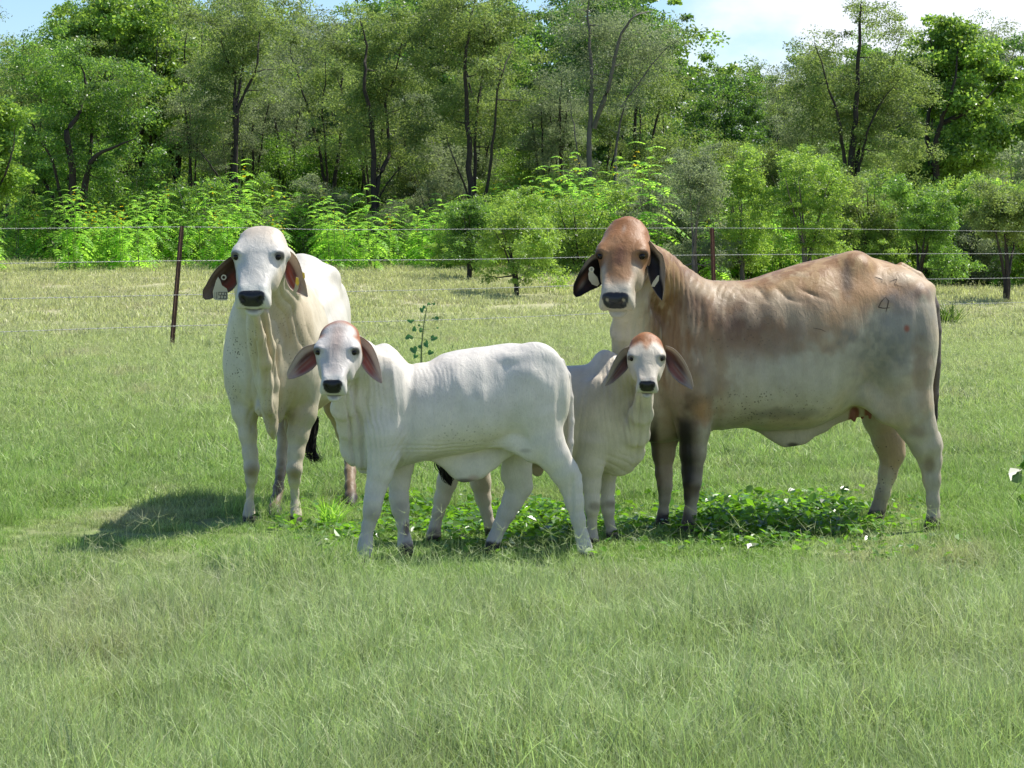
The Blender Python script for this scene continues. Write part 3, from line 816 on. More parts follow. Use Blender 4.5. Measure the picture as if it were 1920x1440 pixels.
        c = mixc(c, (.16, .11, .08), .6 * blob(u, w, 1300, 920, 16, 12, .6, nf, .6))
        c = mixc(c, (.42, .29, .17), .55 * blob(u, w, 1250, 855, 20, 70, .5, nf, .6))
        c = mixc(c, (.40, .24, .12), .6 * (v[:, 1] > 12.6) * blob(u, w, 1672, 840, 34, 60, .5, nf, .9))
        c = mixc(c, (.24, .17, .10), .7 * blob(u, w, 1742, 872, 11, 14, .6))
        c = mixc(c, (.25, .18, .12), .6 * blob(u, w, 1718, 810, 18, 12, .6, nf, .8))
        c = mixc(c, (.14, .10, .08), .55 * (v[:, 1] > 12.6) * blob(u, w, 1650, 950, 20, 40, .5, nf, 1.2))
        c = mixc(c, (.12, .115, .10), .5 * blob(u, w, 1475, 775, 60, 10, .6, nf, 1.2))
        sp = .75 * blob(u, w, 1440, 765, 130, 34, .5) + .5 * blob(u, w, 1370, 600, 90, 70, .5) + .8 * (v[:, 1] > 12.6) * blob(u, w, 1660, 880, 30, 60, .5)
        # underside and throat
        c = mixc(c, (.60, .56, .46), .8 * blob(u, w, 1172, 620, 34, 56, .5, nz, .4))
        c = mixc(c, (.55, .45, .28), .6 * blob(u, w, 1610, 755, 50, 22, .5) * (v[:, 1] > 12.33))
        tt = np.min([polydist(v, [P(a_, b_, y_), P(a_, c_ + 2, y_)]) for a_, b_, c_, y_ in teats], axis=0)
        c = mixc(c, (.26, .075, .05), (1 - sstep(.022, .034, tt)) * .95)
        c = mixc(c, (.03, .025, .02), .8 * blob(u, w, 1486, 834, 10, 4, .5))
        # tail
        td_ = polydist(v, tp); tm = (td_ < .028) & (v[:, 0] > P(1730, 0, 12.5)[0]) & (np.abs(v[:, 1] - 12.51) < .06)
        c = mixc(c, (.11, .085, .075), tm * .92 * sstep(510, 560, w)); c = mixc(c, (.02, .016, .015), tm * sstep(740, 775, w))
        c = hoofs(v, c, [(P(1289, 1000, 12.16), .07), (P(1239, 994, 12.46), .07), (P(1746, 994, 12.39), .06), (P(1639, 980, 12.73), .06)])
        c = Hd.paint(v, c, gl, None, (.40, .19, .072), (.34, .14, .045), nose=(.032, .033, .040), ring=(.52, .48, .38), nz=nz)
        l, a, nn = Hd.local(v); hm = ((np.abs(l) < .16) & (a > -.06) & (a < .55) & (nn > -.2)).astype(float)
        nopad = 1 - np.clip(gl * 1.5, 0, 1)
        c = mixc(c, (.56, .47, .34), hm * nopad * .8 * sstep(.045, .075, np.abs(l) + (nf - .5) * .03) * sstep(.20, .27, a) * (1 - sstep(.36, .42, a)))
        c = mixc(c, (.58, .53, .42), hm * nopad * .75 * sstep(.33, .42, a + (nf - .5) * .06))
        c = mixc(c, (.17, .065, .035), hm * nopad * .75 * np.exp(-(l / .035) ** 2) * sstep(.10, .18, a) * (1 - sstep(.24, .30, a)))
        c = mixc(c, (.55, .50, .42), hm * .35 * np.exp(-((l) / .010) ** 2 - ((a - .045) / .022) ** 2))
        c = mixc(c, (.20, .10, .06), hm * .6 * np.exp(-((np.abs(l) - .092) / .02) ** 2 - ((a - .215) / .03) ** 2))
        return c, gl, np.clip(sp, 0, 1)
    e1 = ear_geo([(1130, 474), (1112, 478), (1096, 495), (1083, 518), (1075, 540), (1075, 550), (1080, 556.5)], [(1130, 530), (1122, 538), (1108, 544), (1097, 550), (1088, 555), (1080, 557)], 11.86, 11.80, .34, curl=-.2)
    c1 = ear_color(*e1[2:], (.45, .38, .30), (.028, .022, .020), (.06, .03, .025), (.014, .011, .010), blacktip=.9)
    T, S, inn = e1[2:]
    c1 = mixc(c1, (.50, .45, .38), inn * (1 - sstep(.08, .15, S)) * (1 - sstep(.35, .6, T)))
    c1 = mixc(c1, (.30, .13, .07), inn * .9 * np.exp(-((S - .38) / .12) ** 2 - ((T - .55) / .20) ** 2))
    c1 = mixc(c1, (.42, .36, .30), inn * .7 * np.exp(-((S - .50) / .10) ** 2 - ((T - .62) / .12) ** 2))
    e2 = ear_geo([(1217, 450), (1232, 468), (1243, 480), (1247, 505), (1246, 535), (1242, 563)], [(1213, 500), (1217, 520), (1222, 536), (1230, 550), (1236, 558), (1241.5, 564)], 11.80, 11.79, .4, curl=.3)
    c2 = ear_color(*e2[2:], (.45, .38, .30), (.028, .022, .020), (.04, .025, .02), (.014, .011, .010), blacktip=.95)
    T, S, inn = e2[2:]
    c2 = mixc(c2, (.52, .46, .38), inn * (1 - sstep(.18, .30, S + .1 * np.sin(T * 9))) )
    root = finish('cow', B, [(e1[0], e1[1], c1), (e2[0], e2[1], c2)], paint, disp,
                  'big tan and grey brahman cow standing broadside at the right, brown face, black ears', 'cow', (P(1490, 1000, 12.4)[0], 12.45, 0), 'adult brahman cows')
    Hd.eyes(root)
    mark('brand_mark', [[(1660, 557), (1652, 566), (1647, 576), (1656, 578), (1669, 577)], [(1660, 557), (1666, 564), (1664, 574), (1661, 585)]], root, 2.0)
    for ln_ in ([(1640, 519), (1655, 524), (1652, 531)], [(1668, 528), (1682, 523), (1677, 533), (1692, 538)]): mark('brand_mark', [ln_], root, 1.1)
    mark('scratch', [[(1525, 615), (1540, 618), (1548, 622)]], root, 1.0)
    g = flat_shape('ear_tag', [(1106, 503), (1112, 503), (1113, 512), (1120, 520), (1124, 532), (1120, 537), (1110, 533), (1104, 524), (1103, 514)], 11.78, .003, TAGM, root, .5)
    ringpx(1109, 505, 5, 2.6, 11.775, .003, TAGM, root, 'tag_button')
    flat_shape('ear_tag', [(1233, 517), (1236, 516), (1235, 526), (1227, 538), (1221, 537), (1224, 529)], 11.76, .003, TAGM, root, -.4)
    return root

# ------------------------------------------------------------------ left hand cow (cream, walking towards the camera)
def build_cream_cow():
    B = Body((-1.62, 11.75, -.02), (-.72, 14.35, 1.66), .0070)
    Af = np.array([.03, 1.15, 0]); Af /= np.linalg.norm(Af)
    Lt = np.array([Af[1], -Af[0], 0]); O = np.array([-1.245, 12.62, 0])
    st = [(-.09, 0, .05, .98, .80, .88, 2), (-.06, 0, .10, 1.06, .70, .86, 2), (0, 0, .17, 1.15, .62, .86, 2.1), (.10, 0, .225, 1.24, .57, .85, 2.2), (.25, 0, .25, 1.30, .54, .85, 2.2),
          (.45, .02, .28, 1.28, .52, .84, 2.1), (.70, .035, .315, 1.27, .52, .86, 2.1), (.92, .04, .29, 1.33, .56, .90, 2.0), (1.05, .045, .25, 1.395, .66, .94, 1.9), (1.22, .045, .235, 1.385, .74, 1.0, 1.95),
          (1.36, .05, .215, 1.33, .80, 1.04, 2.0), (1.46, .05, .18, 1.27, .86, 1.06, 2.1), (1.52, .05, .09, 1.18, .95, 1.05, 2)]
    B.loft(O, Af, Lt, np.array([0, 0, 1.0]), st, .03)
    sx = (Lt, .75)
    B.ell((-1.235, 12.95, 1.33), (.11, .20, .12), .06)          # hump behind the head
    B.chain(Cn([(497, 490, 12.42, 42), (500, 540, 12.55, 55), (507, 610, 12.72, 74), (512, 680, 12.85, 84)]), .05)
    # shoulders
    B.ell(P(455, 680, 12.82), (.085, .15, .22), .07)
    B.ell(P(572, 690, 12.82), (.085, .15, .22), .07)
    # front legs
    B.chain(Lg([(455, 720, 12.80, 32), (459, 775, 12.78, 25), (465, 815, 12.76, 19), (469, 850, 12.74, 17), (472, 878, 12.72, 18.5), (471, 900, 12.73, 14), (469, 925, 12.75, 10.5), (468, 950, 12.74, 11.5), (467, 966, 12.72, 14), (467, 982, 12.70, 16)], .72), .025)
    B.chain(Lg([(572, 720, 12.80, 33), (566, 775, 12.78, 29), (559, 815, 12.76, 22), (555, 850, 12.74, 18.5), (552, 880, 12.72, 19), (552, 902, 12.73, 14), (553, 925, 12.75, 10.5), (554, 948, 12.74, 11.5), (555, 966, 12.72, 13), (555, 984, 12.69, 15)], .72), .025)
    # dewlap: thin hanging sheet from throat to brisket
    B.chain(Cn([(482, 572, 12.32, 34), (484, 610, 12.40, 36), (486, 650, 12.46, 34), (493, 700, 12.49, 30), (503, 750, 12.51, 25), (510, 795, 12.56, 17), (513, 817, 12.60, 8)]), .07, (np.array([1.0, 0, 0]), .50))
    B.chain(Cn([(480, 590, 12.16, 8), (488, 630, 12.24, 10), (497, 680, 12.33, 11), (500, 720, 12.40, 11), (505, 770, 12.45, 9)]), .035)
    B.chain(Cn([(498, 585, 12.24, 7), (508, 650, 12.38, 9), (512, 720, 12.48, 10), (510, 780, 12.5, 8)]), .035)
    B.chain(Cn([(500, 560, 12.45, 22), (514, 640, 12.55, 26), (524, 720, 12.62, 28), (520, 770, 12.66, 24)]), .03, (np.array([1.0, 0, 0]), .6))
    B.ell(P(494, 765, 12.60), (.05, .06, .05), .03)
    B.chain(Cn([(497, 770, 12.52, 8), (501, 788, 12.52, 7), (507, 806, 12.54, 6)]), .015)
    B.chain(Cn([(540, 780, 13.2, 9), (542, 800, 13.2, 8), (542, 817, 13.2, 5)]), .02)
    # hind quarters
    B.ell(P(616, 610, 13.92), (.11, .22, .28), .09); B.ell(P(524, 610, 13.80), (.11, .22, .28), .09)
    B.ell(P(622, 520, 13.70), (.05, .08, .05), .10); B.ell(P(524, 520, 13.70), (.05, .08, .05), .10)
    B.chain(Lg([(532, 700, 13.75, 40), (535, 760, 13.62, 26), (534, 810, 13.50, 17), (530, 850, 13.42, 14), (526, 885, 13.30, 12.5), (522, 915, 13.18, 12), (518, 938, 13.08, 14), (515, 955, 13.0, 16), (515, 968, 12.94, 18)], .72), .025)
    B.chain(Lg([(628, 700, 13.9, 42), (636, 760, 13.85, 30), (648, 810, 13.95, 20), (655, 850, 13.95, 15), (657, 885, 13.82, 13.5), (657, 912, 13.70, 13.5), (658, 935, 13.62, 16), (657, 948, 13.55, 16.5)], .72), .025)
    # tail
    tl = Cn([(592, 500, 14.15, 8), (594, 600, 14.2, 8), (595, 700, 14.15, 7), (594, 780, 14.0, 5), (588, 800, 13.95, 4)])
    B.chain(tl, .012)
    Hd = Head(P(491.5, 435, 12.13), R(-4), R(44), .985, muz=1.10, brow=1.04, up=1.08, dn=.78)
    Hd.build(B)
    B.cap(Hd.at(0, .12, -.10), P(503, 540, 12.55), .10, .14, .06)
    B.cap(Hd.at(-.085, .0, -.03), Hd.at(-.122, -.012, -.03), .015, .008, .01)   # horn bud
    B.cap(Hd.at(.085, .04, -.05), Hd.at(.13, .10, -.055), .03, .022, .03)
    def disp(v, n):
        u, w = project(v); d = np.zeros(len(v))
        n1 = vnoise(v, 6, 11, 2); n2 = vnoise(v, 14, 12, 2)
        th = np.arctan2(u - 470, w - 380)   # creases fan down from the jaw
        m = blob(u, w, 545, 600, 45, 110, .5) * (v[:, 1] < 13.1)
        d += -.009 * m * (1 - fold(th * 36 + (n1 - .5) * 5.0)) * (.2 + n2)
        m = blob(u, w, 490, 700, 34, 100, .5) * (v[:, 1] < 12.9)
        d += -.010 * m * (1 - fold((u + (n1 - .5) * 30) / 7.5)) * (.4 + n2)
        m = blob(u, w, 600, 570, 45, 60, .6) * (v[:, 1] > 13.0); d += m * .004 * np.sin((u + w * .8) / 8)
        d += -.014 * blob(u, w, 634, 527, 9, 16, .9) - .006 * (blob(u, w, 469, 925, 9, 26, .8) + blob(u, w, 553, 925, 9, 26, .8)) - .010 * blob(u, w, 446, 770, 8, 30, .9)
        m = blob(u, w, 560, 770, 20, 45, .6) + blob(u, w, 475, 770, 14, 40, .6); d += -.006 * np.clip(m, 0, 1) * (1 - fold((u * .9 + w * .3 + (n1 - .5) * 14) / 4))
        d += .005 * (n1 - .5) + .002 * (n2 - .5)
        hd = np.linalg.norm(v - Hd.at(0, .25, 0), axis=1) < .31
        return d * np.where(hd, .2, 1)
    def paint(v, n):
        u, w = project(v); nz = vnoise(v, 5, 13, 3); nf = vnoise(v, 16, 15, 3)
        gl = np.zeros(len(v))
        c = np.tile([.70, .625, .47], (len(v), 1))
        c = mixc(c, (.70, .66, .57), .9 * (v[:, 1] > 13.0) * (v[:, 2] > .8))
        c = mixc(c, (.72, .69, .61), .7 * blob(u, w, 440, 660, 26, 110, .5))
        c = mixc(c, (.60, .49, .29), .6 * blob(u, w, 545, 755, 40, 50, .6, nz, .8))
        c = mixc(c, (.58, .47, .27), .55 * blob(u, w, 500, 650, 32, 60, .6, nz, .9))
        c = mixc(c, (.52, .36, .15), .6 * blob(u, w, 608, 765, 20, 18, .5) * (v[:, 1] > 12.9))
        for cu, cv in ((472, 884), (552, 889)):
            c = mixc(c, (.28, .20, .11), .78 * blob(u, w, cu, cv, 11, 13, .8, nf, .5) * (v[:, 1] < 12.9))
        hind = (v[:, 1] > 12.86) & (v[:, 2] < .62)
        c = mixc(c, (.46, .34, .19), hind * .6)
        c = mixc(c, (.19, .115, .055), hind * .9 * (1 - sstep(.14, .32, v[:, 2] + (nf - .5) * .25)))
        c = mixc(c, (.06, .042, .03), hind * .85 * (blob(u, w, 655, 940, 20, 22, .5, nf, 1.2) + .6 * blob(u, w, 520, 935, 14, 18, .5, nf, 1.5)))
        c = mixc(c, (.52, .40, .22), .55 * blob(u, w, 560, 620, 34, 90, .6, nf, 1.2) * (v[:, 1] < 13.2)); c = mixc(c, (.36, .28, .17), .5 * blob(u, w, 510, 790, 40, 30, .6, nf, 1.5)); c = c * (1 + .14 * (nf - .5))[:, None]
        c = mixc(c, (.45, .37, .25), (v[:, 1] < 12.86) * .4 * (1 - sstep(.05, .2, v[:, 2])))
        sp = np.clip(blob(u, w, 437, 680, 17, 80, .5) + blob(u, w, 470, 640, 12, 35, .6) + .5 * blob(u, w, 548, 640, 40, 60, .6) + .35 * blob(u, w, 520, 770, 50, 50, .5), 0, 1)
        c = hoofs(v, c, [(P(467, 982, 12.70), .035), (P(555, 984, 12.69), .035), (P(515, 968, 12.94), .055), (P(657, 948, 13.55), .05)])
        c = Hd.paint(v, c, gl, None, (.715, .69, .63), (.62, .50, .36), nose=(.022, .024, .030), ring=(.66, .67, .60), nz=nz, polled=.7)
        l, a, nn = Hd.local(v); hm = (np.abs(l) < .2) & (a > .2) & (a < .55)
        c = mixc(c, (.62, .53, .36), hm * .7 * sstep(.075, .10, l) * (1 - sstep(-.05, .0, nn)))
        # small face marks: pale patch over the nose
        c = mixc(c, (.45, .44, .40), .35 * (np.abs(l) < .1) * np.exp(-((l) / .03) ** 2 - ((a - .10) / .08) ** 2))
        return c, gl, sp
    e1 = ear_geo([(446, 476), (433, 481), (416, 494), (400, 511), (387, 533), (380, 548), (380, 556), (385, 561.5)], [(450, 516), (444, 532), (434, 545), (418, 552), (403, 557), (393, 561), (385, 562)], 12.12, 12.03, .36, curl=-.15, fold=1)
    T, S, inn = e1[2:]
    c1 = ear_color(T, S, inn, (.68, .63, .55), (.40, .30, .23), (.48, .12, .07), (.17, .095, .055))
    c1 = mixc(c1, (.30, .20, .145), inn * sstep(.55, .8, T) * .9); c1 = mixc(c1, (.06, .03, .02), inn * .8 * np.exp(-((S - .55) / .16) ** 2 - ((T - .38) / .14) ** 2))
    e2 = ear_geo([(532, 466), (548, 474), (560, 490), (568, 515), (574, 536), (577, 555)], [(532, 505), (536, 524), (543, 540), (553, 548), (565, 553), (576, 557)], 12.20, 12.12, .42, curl=.3, fold=1)
    T, S, inn = e2[2:]
    c2 = ear_color(T, S, inn, (.70, .65, .56), (.62, .52, .42), (.50, .11, .06), (.25, .10, .06))
    c2 = mixc(c2, (.60, .50, .40), inn * (1 - sstep(.30, .42, S)) * .9); c2 = mixc(c2, (.18, .05, .035), inn * .8 * np.exp(-((S - .48) / .10) ** 2 - ((T - .42) / .16) ** 2))
    root = finish('cow', B, [(e1[0], e1[1], c1), (e2[0], e2[1], c2)], paint, disp,
                  'cream white brahman cow facing the camera at the left with numbered tags in its ears', 'cow', (-1.2, 13.2, 0), 'adult brahman cows')
    Hd.eyes(root)
    tuft('tail_tuft', Cn([(590, 785, 13.95, 7), (584, 805, 13.93, 9), (580, 828, 13.9, 10), (583, 848, 13.9, 10), (595, 862, 13.88, 9), (611, 861, 13.88, 4)]), root, 130, seed=3)
    t = flat_shape('ear_tag', [(405, 526), (409, 519), (413, 526), (416, 535), (425, 541), (427, 547), (427.5, 560), (424, 563.5), (404, 563), (400, 559), (399, 546), (401, 540)], 12.02, .003, TAGM, root)
    ringpx(419.5, 520, 5.2, 2.9, 12.03, .004, TAGM, root, 'tag_button')
    # digits 11559 (the first worn faint)
    seg = {'1': [(.5, 0, .5, 1)], '5': [(1, 0, 0, 0), (0, 0, 0, .45), (0, .45, 1, .45), (1, .45, 1, 1), (1, 1, 0, 1)], '9': [(1, .5, 0, .5), (0, .5, 0, 0), (0, 0, 1, 0), (1, 0, 1, 1), (1, 1, 0, 1)]}
    V, Q = [], []
    for i, ch in enumerate('11559'):
        x0 = 402.2 + [0, 3.6, 8.0, 13.2, 18.6][i]; y0, hh, ww = 548.0, 12.0, 3.6 if ch != '1' else 1.5
        th = .22 if i == 0 else .55
        for ax, ay, bx, by in seg[ch]:
            xa, xb = sorted((x0 + ax * ww, x0 + bx * ww)); ya, yb = sorted((y0 + ay * hh, y0 + by * hh))
            k0 = len(V)
            for (uu, vv) in ((xa - th, ya - th), (xb + th, ya - th), (xb + th, yb + th), (xa - th, yb + th)): V.append(P(uu, vv, 12.0185))
            Q += [k0, k0+1, k0+2, k0+3]
    link('tag_number', mesh_np('tag_number', np.array(V) - np.array(root.location) - 0, Q, 4, [INK], smooth=False), root)
    t.name = 'ear_tag'
    flat_shape('ear_tag', [(555, 519), (560, 521), (562, 530), (559, 541), (554, 554), (547, 552), (552, 540), (554, 530)], 12.10, .003, TAGM, root, -.5)
    flat_shape('tag_flap', [(555, 520), (559, 521), (561, 531), (558, 536), (554, 531)], 12.095, .003, TAGY, root, -.5)
    flat_shape('tag_flap', [(567, 510), (571, 512), (572, 520), (570, 524), (568, 519)], 12.10, .004, TAGY, root, -.5)
    return root

# ------------------------------------------------------------------ front calf (white, side on)
def build_front_calf():
    Yc = lambda u: 11.30 + (u - 700) / 360 * .13
    B = Body((-1.0, 10.55, -.02), (.40, 11.95, 1.24), .0056)
    rows = [(652, 725, 820, .05, .5, 2), (664, 690, 850, .095, .5, 2), (684, 660, 872, .14, .55, 2.1), (703, 648, 880, .165, .6, 2.0), (722, 643, 882, .18, .62, 1.9), (742, 655, 878, .19, .6, 2.0),
            (757, 671, 874, .195, .6, 2.15), (775, 681, 869, .20, .58, 2.25), (800, 679, 862, .208, .58, 2.3), (835, 662, 854, .215, .58, 2.3), (875, 654, 848, .22, .57, 2.3), (920, 648, 838, .215, .55, 2.25),
            (955, 643, 830, .205, .52, 2.2), (985, 645, 830, .20, .5, 2.2), (1012, 655, 832, .185, .5, 2.2), (1038, 669, 825, .155, .5, 2.1), (1054, 688, 795, .12, .5, 2.1), (1063, 718, 770, .07, .5, 2.0)]
    side_torso(B, Yc, rows, .025)
    sq = (YAX, .72)
    B.chain(Cn([(655, 655, 11.14, 30), (672, 690, 11.20, 44), (695, 740, 11.26, 58), (706, 800, 11.30, 60)]), .04, (YAX, .78))
    B.chain(Cn([(640, 735, 11.08, 16), (644, 765, 11.12, 23), (658, 800, 11.18, 25), (665, 840, 11.24, 25), (686, 868, 11.3, 22)]), .03, (YAX, .34))
    B.chain(Cn([(652, 740, 11.14, 26), (672, 800, 11.22, 34), (680, 845, 11.26, 36)]), .03, (YAX, .55))
    B.ell(P(722, 740, 11.17), (.10, .06, .18), .05); B.ell(P(718, 810, 11.15), (.08, .055, .11), .04)
    B.chain(Lg([(720, 815, 11.16, 40), (718, 855, 11.16, 31), (713, 885, 11.16, 25), (705, 915, 11.16, 20.5), (700, 940, 11.15, 18.5), (697, 960, 11.15, 17), (691, 985, 11.16, 13), (686, 1012, 11.16, 13), (684, 1030, 11.15, 15), (683, 1050, 11.14, 17)], .90), .022, sq)
    B.chain(Lg([(750, 830, 11.42, 34), (751, 870, 11.42, 25), (748, 905, 11.42, 20), (748, 935, 11.41, 18.5), (751, 955, 11.41, 17.5), (755, 980, 11.42, 12.5), (758, 1008, 11.42, 12.5), (760, 1022, 11.41, 14.5), (761, 1038, 11.40, 16.5)], .90), .022, sq)
    B.ell(P(1005, 735, 11.30), (.16, .085, .23), .06); B.ell(P(1005, 735, 11.54), (.15, .08, .22), .06)
    B.chain(Lg([(1008, 780, 11.28, 48), (1020, 825, 11.28, 38), (1038, 855, 11.28, 31), (1058, 885, 11.29, 28), (1070, 910, 11.30, 23), (1077, 940, 11.30, 18.5), (1084, 975, 11.30, 14.5), (1091, 1005, 11.30, 13), (1096, 1025, 11.29, 14), (1100, 1042, 11.28, 16)], .90), .022, (YAX, .62))
    B.cap(P(1066, 868, 11.30), P(1086, 892, 11.31), .018, .013, .02)
    B.chain(Lg([(972, 800, 11.54, 42), (970, 850, 11.54, 30), (968, 890, 11.54, 29), (974, 912, 11.55, 25), (962, 938, 11.55, 21), (949, 963, 11.55, 17.5), (938, 985, 11.55, 14), (929, 1006, 11.55, 13), (924, 1022, 11.54, 14.5), (921, 1034, 11.53, 16)], .90), .022, (YAX, .66))
    # flank fold and navel sheath
    B.chain(Cn([(930, 826, 11.28, 11), (962, 830, 11.27, 13), (995, 848, 11.27, 18)]), .05, (YAX, .5))
    B.chain(Cn([(800, 850, 11.34, 10), (835, 858, 11.35, 17), (858, 871, 11.36, 22), (872, 879, 11.36, 23), (893, 874, 11.36, 23), (918, 858, 11.37, 21), (948, 838, 11.38, 18), (980, 830, 11.4, 14)]), .03, (YAX, .36))
    tl = Cn([(1030, 667, 11.44, 8), (1050, 680, 11.45, 8.5), (1062, 705, 11.45, 8), (1068, 745, 11.44, 7.5), (1070, 790, 11.44, 7), (1069, 830, 11.43, 6.5), (1067, 862, 11.43, 5)])
    B.chain(tl, .012); tp = [p for p, _ in tl]
    Hd = Head(P(637, 619, 10.98), R(-4), R(45), .775, muz=.92, brow=1.03, up=1.08, dn=.72)
    Hd.build(B)
    B.ell(Hd.at(0, .0, -.02), (.06, .045, .05), .05)
    B.cap(Hd.at(0, .12, -.09), P(665, 680, 11.18), .08, .11, .05)
    def disp(v, n):
        u, w = project(v); d = np.zeros(len(v))
        n1 = vnoise(v, 8, 21, 2); n2 = vnoise(v, 18, 22, 2)
        m = blob(u, w, 690, 770, 42, 110, .5); d += -.0065 * m * (1 - fold((u + (n1 - .5) * 18 - .06 * (w - 750)) / 3.2)) * (.2 + n2)
        m = blob(u, w, 668, 790, 20, 95, .5); d += -.018 * m * (1 - fold((u - 655 + (n1 - .5) * 14 - .1 * (w - 780)) / 6.0))
        m = blob(u, w, 800, 700, 60, 30, .6); d += -.0016 * m * (1 - fold((u + (n1 - .5) * 24) / 3)) * n2 * 2
        m = blob(u, w, 850, 840, 120, 12, .6); d += -.003 * m * (1 - fold((w + (n1 - .5) * 16 + .04 * u) / 2.6))
        m = blob(u, w, 750, 850, 30, 40, .6); d += -.003 * m * (1 - fold((u * .8 + w * .6 + (n1 - .5) * 12) / 3))
        m = blob(u, w, 880, 740, 80, 80, .6); d += m * .0014 * np.sin((u - .1 * w + n1 * 20) / 6)
        d += -.008 * blob(u, w, 905, 700, 34, 34, .7) - .006 * blob(u, w, 1030, 692, 20, 18, .8) + .005 * blob(u, w, 960, 665, 30, 12, .8)
        d += -.009 * blob(u, w, 768, 740, 8, 80, .9) + .007 * np.exp(-((u - 738 - .08 * (w - 720)) / 7) ** 2) * sstep(670, 700, w) * (1 - sstep(780, 820, w))
        d += .006 * blob(u, w, 953, 668, 14, 10, 1.0) - .008 * blob(u, w, 938, 720, 20, 50, 1.0) - .006 * blob(u, w, 1050, 760, 7, 60, .9) + .006 * blob(u, w, 1000, 700, 26, 14, 1.0) - .005 * blob(u, w, 690, 985, 9, 22, .8)
        d += -.006 * blob(u, w, 1072, 935, 4.5, 40, .5)
        d += .004 * (n1 - .5) + .0015 * (n2 - .5)
        hd = np.linalg.norm(v - Hd.at(0, .25, 0), axis=1) < .24
        return d * np.where(hd, .2, 1)
    def paint(v, n):
        u, w = project(v); nz = vnoise(v, 6, 23, 3); nf = vnoise(v, 18, 25, 3); back_ = 1 - sstep(.30, .62, -n[:, 1])
        gl = np.zeros(len(v))
        c = np.tile([.80, .745, .655], (len(v), 1))
        c = mixc(c, (.64, .635, .58), .5 * sstep(.45, .75, nz))
        c = mixc(c, (.70, .60, .46), .55 * blob(u, w, 770, 668, 60, 14, .6, nf, .5))
        c = mixc(c, (.62, .58, .44), .4 * blob(u, w, 660, 770, 25, 60, .6, nz, .6))
        low = 1 - sstep(.12, .42, v[:, 2])
        c = mixc(c, (.52, .48, .44), .5 * low); c = c * (1 + .12 * (nf - .5))[:, None]
        for cu, cv in ((700, 962), (751, 950)):
            c = mixc(c, (.38, .33, .28), .45 * blob(u, w, cu, cv, 13, 10, .8, nf, .5))
        c = mixc(c, (.17, .11, .12), .85 * (v[:, 1] > 11.35) * (blob(u, w, 762, 990, 5, 12, .5, nf, 1.2) + blob(u, w, 765, 1030, 14, 12, .5, nf, .8)))
        c = mixc(c, (.30, .21, .20), .6 * blob(u, w, 918, 1026, 14, 10, .6, nf, .8))
        c = mixc(c, (.12, .09, .09), .8 * blob(u, w, 872, 902, 16, 5, .6, nf, .6)); c = mixc(c, (.55, .34, .30), .5 * blob(u, w, 888, 896, 10, 5, .6))
        c = mixc(c, (.33, .29, .25), .5 * blob(u, w, 985, 845, 10, 4, .6))
        td_ = polydist(v, tp); c = mixc(c, (.50, .48, .47), .5 * (td_ < .024) * (u > 1052))
        sp = .30 * blob(u, w, 880, 815, 60, 24, .5) + .12 * blob(u, w, 850, 750, 200, 100, .5)
        c = hoofs(v, c, [(P(683, 1050, 11.14), .03), (P(761, 1038, 11.40), .045), (P(1100, 1042, 11.28), .03), (P(921, 1034, 11.53), .045)])
        c = Hd.paint(v, c, gl, None, (.66, .62, .575), (.40, .17, .07), nose=(.016, .017, .020), ring=(.68, .66, .60), nz=nz, polled=0)
        l, a, nn = Hd.local(v); hm = ((np.abs(l) < .18) & (a > -.1) & (a < .55) & (nn > -.22)).astype(float); nopad = 1 - np.clip(gl * 1.5, 0, 1)
        c = mixc(c, (.36, .115, .03), hm * .97 * np.maximum(1 - sstep(-.035, .012, a + (nf - .5) * .03 - nn * .25), back_ * (1 - sstep(.06, .11, a))) * sstep(-.2, -.1, nn))
        c = mixc(c, (.36, .12, .035), hm * .85 * np.exp(-((np.abs(l) - .125) / .014) ** 2) * (1 - sstep(.06, .12, a)))
        c = mixc(c, (.40, .27, .21), hm * nopad * .75 * np.exp(-(l / .036) ** 2) * sstep(.0, .04, a) * (1 - sstep(.14, .30, a)))
        c = mixc(c, (.56, .47, .42), hm * nopad * .5 * np.exp(-(l / .045) ** 2) * (1 - sstep(.38, .44, a)))
        return c, gl, np.clip(sp, 0, 1)
    e1 = ear_geo([(600, 640), (590, 645), (572, 650), (556, 665), (545, 685), (538, 702), (541, 710.5)], [(602, 668), (596, 680), (586, 692), (570, 702), (552, 709), (541, 711)], 10.98, 10.93, .34, curl=-.15, fold=.8)
    T, S, inn = e1[2:]
    c1 = ear_color(T, S, inn, (.66, .60, .56), (.66, .50, .44), (.52, .16, .13), (.20, .08, .065))
    c1 = mixc(c1, (.76, .66, .60), inn * (1 - sstep(.22, .38, S)) * .9)
    e2 = ear_geo([(669, 628), (682, 634), (697, 648), (708, 672), (714, 695), (717, 715)], [(671, 662), (675, 676), (683, 692), (694, 705), (706, 714), (715, 719)], 11.0, 10.95, .36, curl=.1, fold=.8)
    T, S, inn = e2[2:]
    c2 = ear_color(T, S, inn, (.66, .60, .56), (.66, .50, .44), (.58, .18, .13), (.24, .09, .07))
    c2 = mixc(c2, (.78, .68, .62), inn * (1 - sstep(.28, .42, S)) * .9)
    root = finish('calf', B, [(e1[0], e1[1], c1), (e2[0], e2[1], c2)], paint, disp,
                  'white brahman calf standing side on in front of the others, rusty rim on its crown', 'calf', (P(880, 1040, 11.3)[0], 11.35, 0), 'brahman calves')
    Hd.eyes(root)
    return root

